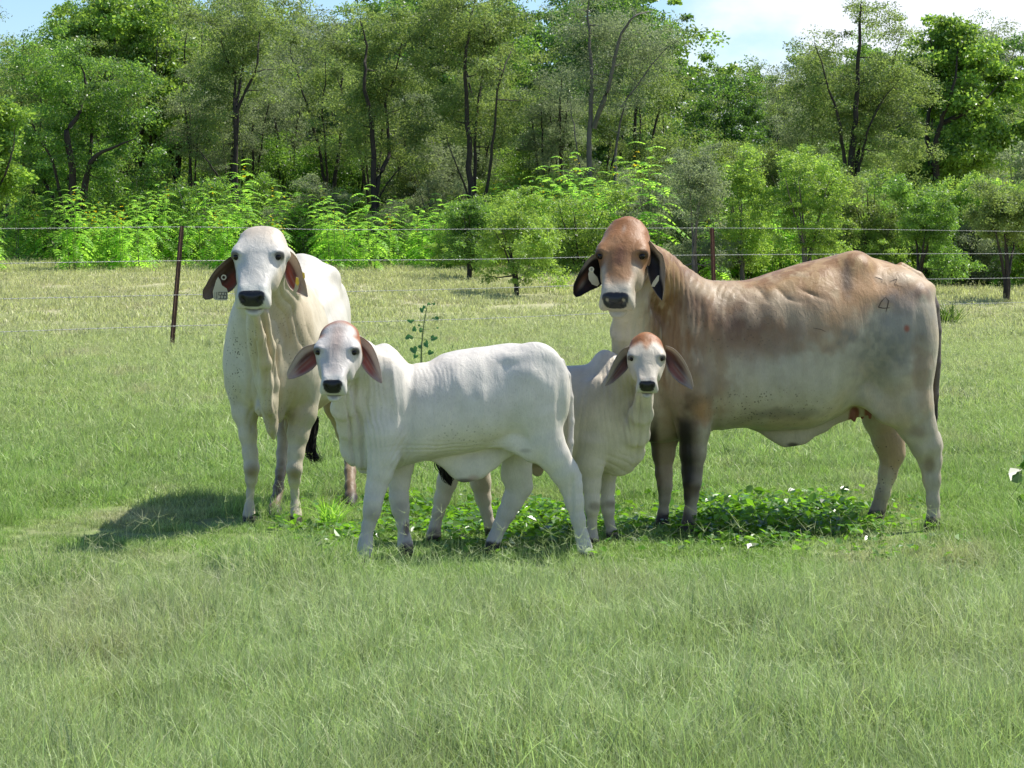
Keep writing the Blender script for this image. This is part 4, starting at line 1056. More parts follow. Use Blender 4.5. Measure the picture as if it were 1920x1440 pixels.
# ------------------------------------------------------------------ rear calf (cream, between the front calf and the tan cow)
def build_rear_calf():
    Yc = lambda u: 11.98 - (u - 830) / 380 * .12
    B = Body((-.42, 11.15, -.02), (.84, 12.32, 1.18), .0056)
    rows = [(828, 755, 775, .04, .5, 2), (834, 725, 805, .09, .5, 2), (850, 700, 832, .13, .5, 2.1), (890, 686, 848, .165, .5, 2.2), (940, 681, 862, .175, .55, 2.2), (1000, 684, 874, .18, .57, 2.2), (1060, 686, 878, .175, .57, 2.2),
            (1095, 684, 882, .168, .58, 2.2), (1112, 676, 885, .163, .6, 2.1), (1132, 660, 888, .158, .62, 1.9), (1155, 664, 890, .15, .6, 2.0), (1178, 685, 888, .13, .55, 2.0), (1196, 720, 872, .095, .5, 2), (1208, 760, 850, .05, .5, 2)]
    side_torso(B, Yc, rows, .025)
    sq = (YAX, .75)
    B.ell(P(1134, 684, 11.88), (.06, .05, .07), .03)
    B.chain(Cn([(1205, 665, 11.66, 28), (1190, 700, 11.74, 40), (1170, 750, 11.82, 52), (1150, 810, 11.86, 58)]), .04, (YAX, .75))
    B.chain(Cn([(1207, 740, 11.62, 16), (1202, 775, 11.68, 22), (1193, 815, 11.74, 24), (1184, 845, 11.80, 25), (1160, 870, 11.84, 22)]), .03, (YAX, .36))
    B.ell(P(1120, 770, 11.76), (.09, .055, .16), .05)
    B.chain(Lg([(1112, 830, 11.77, 34), (1108, 870, 11.77, 25), (1109, 910, 11.77, 17.5), (1110, 940, 11.76, 15), (1110, 955, 11.76, 14), (1110, 980, 11.77, 9.5), (1110, 1000, 11.77, 10.5), (1110, 1014, 11.76, 13), (1110, 1024, 11.76, 14)], .90), .02, sq)
    B.chain(Lg([(1142, 840, 11.98, 28), (1140, 885, 11.98, 17), (1139, 915, 11.98, 13.5), (1139, 942, 11.97, 13.5), (1140, 958, 11.97, 12), (1143, 980, 11.98, 8.5), (1147, 998, 11.98, 10), (1149, 1012, 11.97, 12)], .90), .02, sq)
    B.ell(P(865, 760, 11.88), (.11, .07, .18), .05); B.ell(P(880, 760, 12.08), (.11, .07, .18), .05)
    B.chain(Lg([(860, 820, 11.87, 36), (848, 865, 11.87, 24), (838, 905, 11.87, 19), (829, 935, 11.88, 15.5), (822, 960, 11.88, 12.5), (816, 985, 11.88, 11.5), (813, 1003, 11.87, 13.5), (812, 1018, 11.87, 15)], .90), .02, sq)
    B.chain(Lg([(892, 820, 12.10, 34), (896, 865, 12.10, 24), (901, 905, 12.10, 20), (906, 935, 12.10, 15.5), (912, 960, 12.10, 11.5), (918, 982, 12.10, 11), (920, 1000, 12.10, 13)], .90), .02, sq)
    B.chain(Cn([(985, 865, 11.9, 14), (1005, 872, 11.9, 14), (1008, 884, 11.9, 10)]), .025, (YAX, .6))
    tl = Cn([(838, 705, 11.98, 7), (825, 750, 11.92, 7), (823, 810, 11.83, 6.5), (827, 850, 11.78, 6), (831, 868, 11.77, 5)])
    B.chain(tl, .012)
    Hd = Head(P(1211.5, 638, 11.50), R(-1.5), R(43), .655, muz=.94, brow=1.06, up=1.08, dn=.70)
    Hd.build(B)
    B.ell(Hd.at(0, .0, -.02), (.05, .04, .045), .04)
    B.cap(Hd.at(0, .12, -.09), P(1195, 690, 11.72), .07, .10, .05)
    def disp(v, n):
        u, w = project(v); d = np.zeros(len(v))
        n1 = vnoise(v, 8, 31, 2); n2 = vnoise(v, 18, 32, 2)
        m = blob(u, w, 1165, 750, 42, 90, .5); d += -.008 * m * (1 - fold((u + (n1 - .5) * 18 - .08 * (w - 750)) / 3.3)) * (.2 + n2)
        m = blob(u, w, 1200, 790, 14, 80, .5); d += -.012 * m * (1 - fold((u + (n1 - .5) * 12 + .1 * w) / 5.5))
        m = blob(u, w, 1160, 870, 36, 20, .5); d += -.004 * m * (1 - fold((w * .8 - u * .4 + (n1 - .5) * 14) / 4))
        m = blob(u, w, 1082, 800, 20, 90, .6); d += -.003 * m * (1 - fold((u + (n1 - .5) * 14 + .15 * w) / 4))
        d += .0035 * (n1 - .5) + .0015 * (n2 - .5)
        hd = np.linalg.norm(v - Hd.at(0, .25, 0), axis=1) < .21
        return d * np.where(hd, .2, 1)
    def paint(v, n):
        u, w = project(v); nz = vnoise(v, 6, 33, 3); nf = vnoise(v, 18, 35, 3)
        gl = np.zeros(len(v))
        c = np.tile([.71, .635, .50], (len(v), 1))
        c = mixc(c, (.58, .53, .43), .5 * sstep(.45, .75, nz))
        c = mixc(c, (.62, .52, .38), .5 * blob(u, w, 1085, 760, 30, 80, .6))
        c = mixc(c, (.40, .34, .26), .5 * blob(u, w, 1150, 730, 40, 50, .6, nf, .9))
        for cu, cv in ((1116, 950), (1145, 945)):
            c = mixc(c, (.25, .20, .16), .7 * blob(u, w, cu, cv, 11, 7, .7, nf, .6))
        c = mixc(c, (.40, .33, .28), .5 * (1 - sstep(.05, .22, v[:, 2])))
        c = mixc(c, (.13, .10, .09), .8 * blob(u, w, 815, 1003, 14, 12, .6, nf, .8))
        c = mixc(c, (.42, .30, .17), .6 * blob(u, w, 1008, 880, 18, 16, .5))
        c = mixc(c, (.50, .36, .20), .4 * blob(u, w, 900, 910, 16, 30, .5, nf, .8))
        c = hoofs(v, c, [(P(1110, 1024, 11.76), .035), (P(1149, 1012, 11.97), .035), (P(812, 1018, 11.87), .035), (P(920, 1000, 12.10), .04)])
        c = c * (1 + .12 * (nf - .5))[:, None]
        c = Hd.paint(v, c, gl, None, (.58, .52, .42), (.33, .14, .05), nose=(.022, .020, .020), ring=(.62, .58, .50), nz=nz, polled=0)
        l, a, nn = Hd.local(v); hm = ((np.abs(l) < .18) & (a > -.1) & (a < .55) & (nn > -.22)).astype(float); nopad = 1 - np.clip(gl * 1.5, 0, 1)
        c = mixc(c, (.36, .125, .032), hm * .96 * (1 - sstep(.03, .105, a + (nf - .5) * .05 - .25 * np.exp(-(l / .03) ** 2) * .2)) * sstep(-.2, -.1, nn))
        c = mixc(c, (.40, .22, .11), hm * nopad * .55 * np.exp(-(l / .022) ** 2) * (1 - sstep(.08, .15, a)))
        c = mixc(c, (.40, .24, .15), hm * .4 * np.exp(-((np.abs(l) - .035) / .02) ** 2 - ((a - .44) / .015) ** 2))
        c = mixc(c, (.22, .12, .08), hm * .5 * (1 - sstep(.0, .010, np.abs(nn + .080))) * sstep(.44, .48, a))
        return c, gl, np.zeros(len(v))
    e1 = ear_geo([(1180, 650), (1170, 653), (1158, 666), (1148, 685), (1140, 705), (1135, 721)], [(1181, 682), (1176, 692), (1167, 702), (1156, 712), (1145, 720), (1135, 724)], 11.50, 11.46, .36, curl=-.1, fold=.8)
    T, S, inn = e1[2:]
    c1 = ear_color(T, S, inn, (.55, .49, .42), (.40, .33, .27), (.30, .14, .11), (.13, .07, .055))
    c1 = mixc(c1, (.66, .59, .50), inn * (1 - sstep(.3, .45, S)) * .9)
    e2 = ear_geo([(1248, 648), (1260, 652), (1275, 665), (1288, 686), (1297, 708), (1300, 724)], [(1249, 682), (1253, 694), (1261, 706), (1273, 717), (1287, 725), (1298, 731)], 11.50, 11.46, .36, curl=.1, fold=.8)
    T, S, inn = e2[2:]
    c2 = ear_color(T, S, inn, (.60, .54, .47), (.54, .45, .38), (.38, .16, .13), (.15, .08, .065))
    c2 = mixc(c2, (.62, .55, .46), inn * (1 - sstep(.08, .22, S)) * .9)
    root = finish('calf', B, [(e1[0], e1[1], c1), (e2[0], e2[1], c2)], paint, disp,
                  'smaller cream calf with orange brown crown, half hidden between white calf and tan cow', 'calf', (P(1010, 1010, 11.9)[0], 11.9, 0), 'brahman calves')
    Hd.eyes(root)
    tuft('tail_tuft', Cn([(828, 858, 11.77, 5), (832, 870, 11.76, 9), (836, 885, 11.76, 10), (841, 898, 11.76, 7), (845, 911, 11.76, 2)]), root, 150, seed=5)
    return root

build_tan_cow(); build_cream_cow(); build_front_calf(); build_rear_calf()

# ================================================================== TERRAIN AND GRASS
def hgt(X, Y):
    X = np.asarray(X, float); Y = np.asarray(Y, float)
    t = np.clip((Y - 38) / 40, 0, 1)
    h = .95 * t * t * (3 - 2 * t)
    h = h - np.clip((Y - 36) / 30, 0, 1) * np.clip((X - 2) / 12, 0, 1) * .30
    return h + .03 * np.sin(X * .31 + 1) * np.sin(Y * .23) * np.clip((Y - 15) / 10, 0, 1)

def ground_colour_nodes(nt, tint=None):
    """large scale pasture colour by place: blue-green tall grass near, fresh green where grazed, yellower beyond"""
    k = nt.links.new
    g = N(nt, 'ShaderNodeNewGeometry'); sp = N(nt, 'ShaderNodeSeparateXYZ'); k(g.outputs['Position'], sp.inputs[0])
    n1 = N(nt, 'ShaderNodeTexNoise'); n1.inputs['Scale'].default_value = .55; n1.inputs['Detail'].default_value = 4; k(g.outputs['Position'], n1.inputs['Vector'])
    mp = N(nt, 'ShaderNodeMapping'); mp.inputs['Scale'].default_value = (1, .35, 1); k(g.outputs['Position'], mp.inputs['Vector'])
    n2 = N(nt, 'ShaderNodeTexNoise'); n2.inputs['Scale'].default_value = .8; n2.inputs['Detail'].default_value = 5; n2.inputs['Roughness'].default_value = .65; k(mp.outputs[0], n2.inputs['Vector'])
    # distance pushed about by noise
    m = N(nt, 'ShaderNodeMath', operation='MULTIPLY_ADD'); k(n1.outputs['Fac'], m.inputs[0]); m.inputs[1].default_value = 1.6; k(sp.outputs['Y'], m.inputs[2])
    mr = N(nt, 'ShaderNodeMapRange'); mr.inputs['From Min'].default_value = 0; mr.inputs['From Max'].default_value = 80; k(m.outputs[0], mr.inputs['Value'])
    cr = N(nt, 'ShaderNodeValToRGB'); k(mr.outputs[0], cr.inputs['Fac'])
    e = cr.color_ramp.elements
    stops = [(0.0, (.43, .515, .255)), (.130, (.425, .51, .25)), (.146, (.30, .43, .125)), (.195, (.325, .445, .145)), (.25, (.375, .465, .18)), (.36, (.44, .495, .225)), (.50, (.51, .52, .28)), (.70, (.56, .54, .31)), (1.0, (.44, .47, .23))]
    e[0].position = stops[0][0]; e[0].color = (*stops[0][1], 1); e[1].position = 1; e[1].color = (*stops[-1][1], 1)
    for p_, c_ in stops[1:-1]:
        x = e.new(p_); x.color = (*c_, 1)
    dry = N(nt, 'ShaderNodeMapRange', interpolation_type='SMOOTHSTEP'); dry.inputs['From Min'].default_value = .50; dry.inputs['From Max'].default_value = .70; dry.inputs['To Max'].default_value = .80
    k(n2.outputs['Fac'], dry.inputs['Value'])
    mx = N(nt, 'ShaderNodeMix', data_type='RGBA'); k(dry.outputs[0], mx.inputs[0]); k(cr.outputs['Color'], mx.inputs[6]); mx.inputs[7].default_value = (.54, .49, .33, 1)
    n3 = N(nt, 'ShaderNodeTexNoise'); n3.inputs['Scale'].default_value = 2.6; n3.inputs['Detail'].default_value = 5; n3.inputs['Roughness'].default_value = .7; k(g.outputs['Position'], n3.inputs['Vector'])
    v3 = N(nt, 'ShaderNodeMapRange'); v3.inputs['From Min'].default_value = .32; v3.inputs['From Max'].default_value = .68; v3.inputs['To Min'].default_value = .72; v3.inputs['To Max'].default_value = 1.16; k(n3.outputs['Fac'], v3.inputs['Value'])
    s3 = N(nt, 'ShaderNodeVectorMath', operation='SCALE'); k(mx.outputs[2], s3.inputs[0]); k(v3.outputs[0], s3.inputs['Scale'])
    return s3.outputs[0], n2.outputs['Fac']

def grass_material():
    m, nt, b = newmat("grass_blade"); k = nt.links.new
    col, nz = ground_colour_nodes(nt)
    at = N(nt, 'ShaderNodeAttribute', attribute_name='tint')
    mr = N(nt, 'ShaderNodeMapRange'); mr.inputs['To Min'].default_value = .50; mr.inputs['To Max'].default_value = 1.42; k(at.outputs['Fac'], mr.inputs['Value'])
    sc = N(nt, 'ShaderNodeVectorMath', operation='SCALE'); k(col, sc.inputs[0]); k(mr.outputs[0], sc.inputs['Scale'])
    st = N(nt, 'ShaderNodeAttribute', attribute_name='straw')
    mx = N(nt, 'ShaderNodeMix', data_type='RGBA'); k(st.outputs['Fac'], mx.inputs[0]); k(sc.outputs[0], mx.inputs[6]); mx.inputs[7].default_value = (.44, .45, .26, 1)
    tr = N(nt, 'ShaderNodeBsdfTranslucent'); t2 = N(nt, 'ShaderNodeVectorMath', operation='MULTIPLY'); k(mx.outputs[2], t2.inputs[0]); t2.inputs[1].default_value = (1.05, 1.22, .72)
    k(t2.outputs[0], tr.inputs['Color'])
    k(mx.outputs[2], b.inputs['Base Color']); b.inputs['Roughness'].default_value = .5; b.inputs['Specular IOR Level'].default_value = .35
    ms = N(nt, 'ShaderNodeMixShader'); ms.inputs[0].default_value = .38; k(b.outputs[0], ms.inputs[1]); k(tr.outputs[0], ms.inputs[2])
    k(ms.outputs[0], nt.nodes['Material Output'].inputs['Surface'])
    return m
GRASS = grass_material()

def soil_material():
    m, nt, b = newmat("pasture_soil"); k = nt.links.new
    col, nz = ground_colour_nodes(nt)
    g = N(nt, 'ShaderNodeNewGeometry'); n = N(nt, 'ShaderNodeTexNoise'); n.inputs['Scale'].default_value = 9; n.inputs['Detail'].default_value = 8; k(g.outputs['Position'], n.inputs['Vector'])
    sp = N(nt, 'ShaderNodeSeparateXYZ'); k(g.outputs['Position'], sp.inputs[0])
    fr = N(nt, 'ShaderNodeMapRange'); fr.inputs['From Min'].default_value = 12; fr.inputs['From Max'].default_value = 40; fr.inputs['To Min'].default_value = .45; fr.inputs['To Max'].default_value = .68; k(sp.outputs['Y'], fr.inputs['Value'])
    mr = N(nt, 'ShaderNodeMapRange'); mr.inputs['From Min'].default_value = .3; mr.inputs['From Max'].default_value = .7; mr.inputs['To Min'].default_value = .65; mr.inputs['To Max'].default_value = 1.2; k(n.outputs['Fac'], mr.inputs['Value'])
    sc = N(nt, 'ShaderNodeVectorMath', operation='SCALE'); k(col, sc.inputs[0]); k(mr.outputs[0], sc.inputs['Scale'])
    mx = N(nt, 'ShaderNodeMix', data_type='RGBA'); k(fr.outputs[0], mx.inputs[0]); mx.inputs[6].default_value = (.085, .10, .035, 1); k(sc.outputs[0], mx.inputs[7])
    k(mx.outputs[2], b.inputs['Base Color']); b.inputs['Roughness'].default_value = .9; b.inputs['Specular IOR Level'].default_value = .1
    bp = N(nt, 'ShaderNodeBump'); bp.inputs['Strength'].default_value = .6; bp.inputs['Distance'].default_value = .05; k(n.outputs['Fac'], bp.inputs['Height']); k(bp.outputs[0], b.inputs['Normal'])
    return m

def build_ground():
    ys = np.concatenate([np.linspace(-6, 30, 40), np.linspace(31, 95, 65), [110, 140, 200, 320, 600, 1200]])
    xs = np.concatenate([[-700, -300, -150, -90], np.linspace(-60, 60, 81), [90, 150, 300, 700]])
    X, Y = np.meshgrid(xs, ys, indexing='ij'); Z = hgt(X, Y)
    V = np.stack([X, Y, Z], -1).reshape(-1, 3); ny = len(ys); i, j = np.meshgrid(np.arange(len(xs) - 1), np.arange(ny - 1), indexing='ij')
    a = (i * ny + j).ravel(); Q = np.stack([a, a + ny, a + ny + 1, a + 1], 1)
    o = link('ground', mesh_np('ground', V, Q, 4, [soil_material()]))
    tag(o, kind='structure')
build_ground()

def blades(n, rad, h, w, bend, seed, straw=.12, lie=0.0, seeds=0):
    """one tuft patch of grass blades as arrays"""
    r = np.random.RandomState(seed)
    rr = rad * np.sqrt(r.rand(n)); an = r.rand(n) * 6.283
    bx, by = rr * np.cos(an), rr * np.sin(an)
    H = h * (r.rand(n) ** .7 * .75 + .3); W = w * (.6 + .8 * r.rand(n))
    da = r.rand(n) * 6.283; dx, dy = np.cos(da), np.sin(da)
    B_ = bend * (.2 + 1.3 * r.rand(n)); lean = (.10 + lie) * r.randn(n)
    ts = np.array([0, .38, .72, 1.0]); ws = np.array([.9, 1, .7, .06])
    fa = r.rand(n) * 6.283; wx, wy = np.cos(fa), np.sin(fa)
    V = np.zeros((n, 4, 2, 3))
    for k_, (t, q) in enumerate(zip(ts, ws)):
        off = H * (lean * t + B_ * t * t); z = H * (t - .35 * B_ * t * t)
        cx, cy = bx + dx * off, by + dy * off
        for s_, sg in enumerate((-1, 1)):
            V[:, k_, s_, 0] = cx + sg * wx * W * q / 2; V[:, k_, s_, 1] = cy + sg * wy * W * q / 2; V[:, k_, s_, 2] = z - .004
    base = np.arange(n)[:, None] * 8
    Q = np.concatenate([base + np.array([[2*i, 2*i+1, 2*i+3, 2*i+2]]) for i in range(3)], 1).reshape(-1, 4)
    tint = np.repeat(r.rand(n), 8); st = np.repeat((r.rand(n) < straw) * (.3 + .7 * r.rand(n)), 8)
    V = V.reshape(-1, 3)
    if seeds:   # stalks ending in a few spreading seed fingers
        SV, SQ, o = [], [], len(V)
        for i in range(seeds):
            a = r.rand() * 6.283; q = rad * math.sqrt(r.rand()); x, y = q * math.cos(a), q * math.sin(a)
            hh = h * (1.0 + .45 * r.rand()); lx, ly = r.randn(2) * .22 * hh
            top = np.array([x + lx, y + ly, hh]); segs = [(np.array([x, y, 0]), top, w * .45)]
            for f in range(r.randint(2, 6)):
                fa_ = r.rand() * 6.283; fl = h * (.10 + .18 * r.rand())
                segs.append((top, top + np.array([math.cos(fa_) * fl, math.sin(fa_) * fl, fl * (.1 + .6 * r.rand())]), w * .4))
            for p0, p1, ww in segs:
                b_ = r.rand() * 6.283; sd = np.array([math.cos(b_), math.sin(b_), .3]) * ww / 2
                SV += [p0 - sd, p0 + sd, p1 + sd * .5, p1 - sd * .5]; SQ.append([o, o+1, o+2, o+3]); o += 4
        V = np.concatenate([V, np.array(SV)]); Q = np.concatenate([Q, np.array(SQ)])
        k_ = len(SV); tint = np.concatenate([tint, np.full(k_, .9)]); st = np.concatenate([st, np.repeat(r.rand(k_ // 4) * .35 + .25, 4)])
    return V, Q, tint, st

def proto_collection(name, gens, mat):
    col = bpy.data.collections.new(name)       # never linked to the scene: only a source of tufts for the one grass object
    for i, (V, Q, tint, st) in enumerate(gens):
        me = mesh_np(name, V, Q, 4, [mat], smooth=False)
        set_attr(me, 'tint', tint); set_attr(me, 'straw', st)
        o = bpy.data.objects.new('%s_%02d' % (name, i), me); col.objects.link(o)
    return col

def scatter(name, pts, rotz, tilt, scl, idx, col, label=None):
    me = bpy.data.meshes.new(name); me.vertices.add(len(pts)); me.vertices.foreach_set('co', np.asarray(pts, np.float32).ravel())
    a = me.attributes.new('rot', 'FLOAT_VECTOR', 'POINT'); a.data.foreach_set('vector', np.stack([tilt[:, 0], tilt[:, 1], rotz], 1).astype(np.float32).ravel())
    a = me.attributes.new('scl', 'FLOAT', 'POINT'); a.data.foreach_set('value', scl.astype(np.float32))
    a = me.attributes.new('idx', 'INT', 'POINT'); a.data.foreach_set('value', idx.astype(np.int32))
    o = link(name, me)
    ng = bpy.data.node_groups.new(name + '_scatter', 'GeometryNodeTree')
    ng.interface.new_socket('Geometry', in_out='INPUT', socket_type='NodeSocketGeometry'); ng.interface.new_socket('Geometry', in_out='OUTPUT', socket_type='NodeSocketGeometry')
    gi = ng.nodes.new('NodeGroupInput'); go = ng.nodes.new('NodeGroupOutput')
    ip = ng.nodes.new('GeometryNodeInstanceOnPoints'); ci = ng.nodes.new('GeometryNodeCollectionInfo')
    ci.inputs['Collection'].default_value = col; ci.inputs['Separate Children'].default_value = True; ci.inputs['Reset Children'].default_value = True
    def na(nm, ty):
        n = ng.nodes.new('GeometryNodeInputNamedAttribute'); n.data_type = ty; n.inputs['Name'].default_value = nm; return n.outputs['Attribute']
    l = ng.links.new
    l(gi.outputs[0], ip.inputs['Points']); l(ci.outputs[0], ip.inputs['Instance']); ip.inputs['Pick Instance'].default_value = True
    l(na('idx', 'INT'), ip.inputs['Instance Index']); l(na('rot', 'FLOAT_VECTOR'), ip.inputs['Rotation']); l(na('scl', 'FLOAT'), ip.inputs['Scale'])
    l(ip.outputs[0], go.inputs[0])
    md = o.modifiers.new('scatter', 'NODES'); md.node_group = ng
    return tag(o, label, None, None, 'stuff')

def build_grass():
    gens = []
    for i in range(6): gens.append(blades(240, .16, [.16, .20, .15, .18, .22, .14][i], .0027, .50, 100 + i, .14, .12, seeds=[8, 4, 11, 6, 9, 3][i]))        # 0-5 tall near
    for i in range(5): gens.append(blades(150, .16, .068, .0040, .75, 200 + i, .06, .3, seeds=1))        # 6-10 short grazed
    for i in range(5): gens.append(blades(140, .26, .125, .0065, .6, 300 + i, .14, .2, seeds=5))          # 11-15 middle distance
    for i in range(4): gens.append(blades(150, .55, .13, .015, .5, 400 + i, .16, .2, seeds=5))           # 16-19 far
    col = proto_collection('grass_tuft', gens, GRASS)
    r = np.random.RandomState(7)
    def zone(y0, y1, dens, margin=2.6):
        area = (.2087 * (y0 + y1) + margin * 2) * (y1 - y0); n = int(area * dens)
        # sample proportional to width
        Y = np.sqrt(r.rand(n) * (y1 ** 2 - y0 ** 2) + y0 ** 2); X = (r.rand(n) * 2 - 1) * (.2087 * Y + margin)
        return X, Y
    out = []
    # near tall grass up to the animals
    X, Y = zone(6.2, 12.9, 75); edge = 9.85 + .35 * (vnoise(np.stack([X, Y * 0, X * 0], 1), 1.1, 5, 2) - .5) * 2 + 1.5 * sstep(1.75, 2.1, X + .25 * (Y - 11.5)) - .25 * sstep(-1.2, -2.2, X)
    t = (Y < edge + r.rand(len(X)) * .25) | ((Y < edge + 1.0) & (r.rand(len(X)) < .16))
    out.append((X[t], Y[t], r.randint(0, 6, t.sum()), .72 + .45 * r.rand(t.sum()) + .9 * (vnoise(np.stack([X[t], Y[t], X[t] * 0], 1), 2.2, 6, 2) - .5)))
    X, Y = zone(9.5, 16.5, 62); nzv = vnoise(np.stack([X, Y, X * 0], 1), .8, 8, 2)
    t = Y > 9.6
    out.append((X[t], Y[t], r.randint(6, 11, t.sum()), (.75 + .6 * r.rand(t.sum()) + .5 * (nzv[t] - .4)) * (.62 + .38 * np.clip(np.abs(Y[t] - 12.0) - 1.1, 0, 1))))
    X, Y = zone(12.4, 20, 11); t = (r.rand(len(X)) < np.clip((Y - 12.6) / 3.5, 0.05, 1)) | (X > 2.15)
    out.append((X[t], Y[t], r.randint(0, 6, t.sum()), .55 + .35 * r.rand(t.sum())))
    X, Y = zone(15.5, 40, 17); t = r.rand(len(X)) < np.clip((42 - Y) / 12, 0, 1); X, Y = X[t], Y[t]; out.append((X, Y, r.randint(11, 16, len(X)), .75 + .5 * r.rand(len(X)) + .4 * (vnoise(np.stack([X, Y, X * 0], 1), .35, 9, 2) - .5)))
    X, Y = zone(25, 80, 3.2, 9); t = r.rand(len(X)) < np.clip((Y - 25) / 12, 0, 1); X, Y = X[t], Y[t]; out.append((X, Y, r.randint(16, 20, len(X)), .7 + .5 * r.rand(len(X)) + .5 * (vnoise(np.stack([X, Y, X * 0], 1), .2, 10, 2) - .5)))
    X = np.concatenate([o[0] for o in out]); Y = np.concatenate([o[1] for o in out]); I = np.concatenate([o[2] for o in out]); S = np.concatenate([o[3] for o in out])
    pts = np.stack([X, Y, hgt(X, Y)], 1)
    n = len(X); print('grass tufts', n)
    scatter('grass', pts, r.rand(n) * 6.283, r.randn(n, 2) * .06, S, I, col, 'pasture grass, tall and pale in the foreground, short and fresh round the cattle')
if 'nograss' not in DEV: build_grass()

# ------------------------------------------------------------------ broadleaf weeds underfoot
def leaf_mat(name, col, trans=.35, rough=.45, var=.25, tcol=None, spec=.5, vscale=1.2):
    m, nt, b = newmat(name); k = nt.links.new
    at = N(nt, 'ShaderNodeAttribute', attribute_name='tint')
    g = N(nt, 'ShaderNodeNewGeometry'); n = N(nt, 'ShaderNodeTexNoise'); n.inputs['Scale'].default_value = vscale; n.inputs['Detail'].default_value = 3; k(g.outputs['Position'], n.inputs['Vector'])
    a = N(nt, 'ShaderNodeMath', operation='ADD'); k(at.outputs['Fac'], a.inputs[0]); k(n.outputs['Fac'], a.inputs[1])
    mr = N(nt, 'ShaderNodeMapRange'); mr.inputs['From Min'].default_value = .3; mr.inputs['From Max'].default_value = 1.7; mr.inputs['To Min'].default_value = 1 - var * 1.6; mr.inputs['To Max'].default_value = 1 + var * 1.6; k(a.outputs[0], mr.inputs['Value'])
    sc = N(nt, 'ShaderNodeVectorMath', operation='SCALE'); sc.inputs[0].default_value = col; k(mr.outputs[0], sc.inputs['Scale'])
    s2 = N(nt, 'ShaderNodeVectorMath', operation='SCALE'); s2.inputs[0].default_value = tcol or (col[0] * 1.6, col[1] * 1.7, col[2] * .8); k(mr.outputs[0], s2.inputs['Scale'])
    k(sc.outputs[0], b.inputs['Base Color']); b.inputs['Roughness'].default_value = rough; b.inputs['Specular IOR Level'].default_value = spec
    tr = N(nt, 'ShaderNodeBsdfTranslucent'); k(s2.outputs[0], tr.inputs['Color'])
    ms = N(nt, 'ShaderNodeMixShader'); ms.inputs[0].default_value = trans; k(b.outputs[0], ms.inputs[1]); k(tr.outputs[0], ms.inputs[2])
    k(ms.outputs[0], nt.nodes['Material Output'].inputs['Surface'])
    return m
BROAD = leaf_mat("broad_leaf", (.085, .19, .022), .42, .33, .42, tcol=(.24, .50, .025), vscale=9)
STEM = plain("green_stem", (.16, .20, .07), .6, .2, 20)
PALE = plain("white_petal", (.72, .72, .72), .6, .05, 20)

def broad_leaves(cen, size, r, up=.75):
    """pointed oval leaves, 6 verts: two quads folded along the midrib"""
    n = len(cen)
    d = r.randn(n, 3); d[:, 2] = d[:, 2] * .35 - .1; d /= np.linalg.norm(d, axis=1)[:, None]
    nn = r.randn(n, 3) * (1 - up); nn[:, 2] += up; s = np.cross(d, nn); s /= np.linalg.norm(s, axis=1)[:, None]; nn = np.cross(s, d)
    L_ = size * (.45 + .85 * r.rand(n)); W = L_ * (.32 + .12 * r.rand(n))
    L_ = L_[:, None]; W = W[:, None]
    a = cen; b = cen + d * L_; m1 = cen + d * L_ * .35; m2 = cen + d * L_ * .7 - nn * L_ * .06
    V = np.stack([a, m1 + s * W + nn * W * .25, m2 + s * W * .7 + nn * W * .2, b - nn * L_ * .12, m2 - s * W * .7 + nn * W * .2, m1 - s * W + nn * W * .25], 1)
    i = np.arange(n)[:, None] * 6
    Q = np.concatenate([i + np.array([[0, 1, 2, 3]]), i + np.array([[0, 3, 4, 5]])], 1).reshape(-1, 4)
    return V.reshape(-1, 3), Q, np.repeat(r.rand(n), 6)

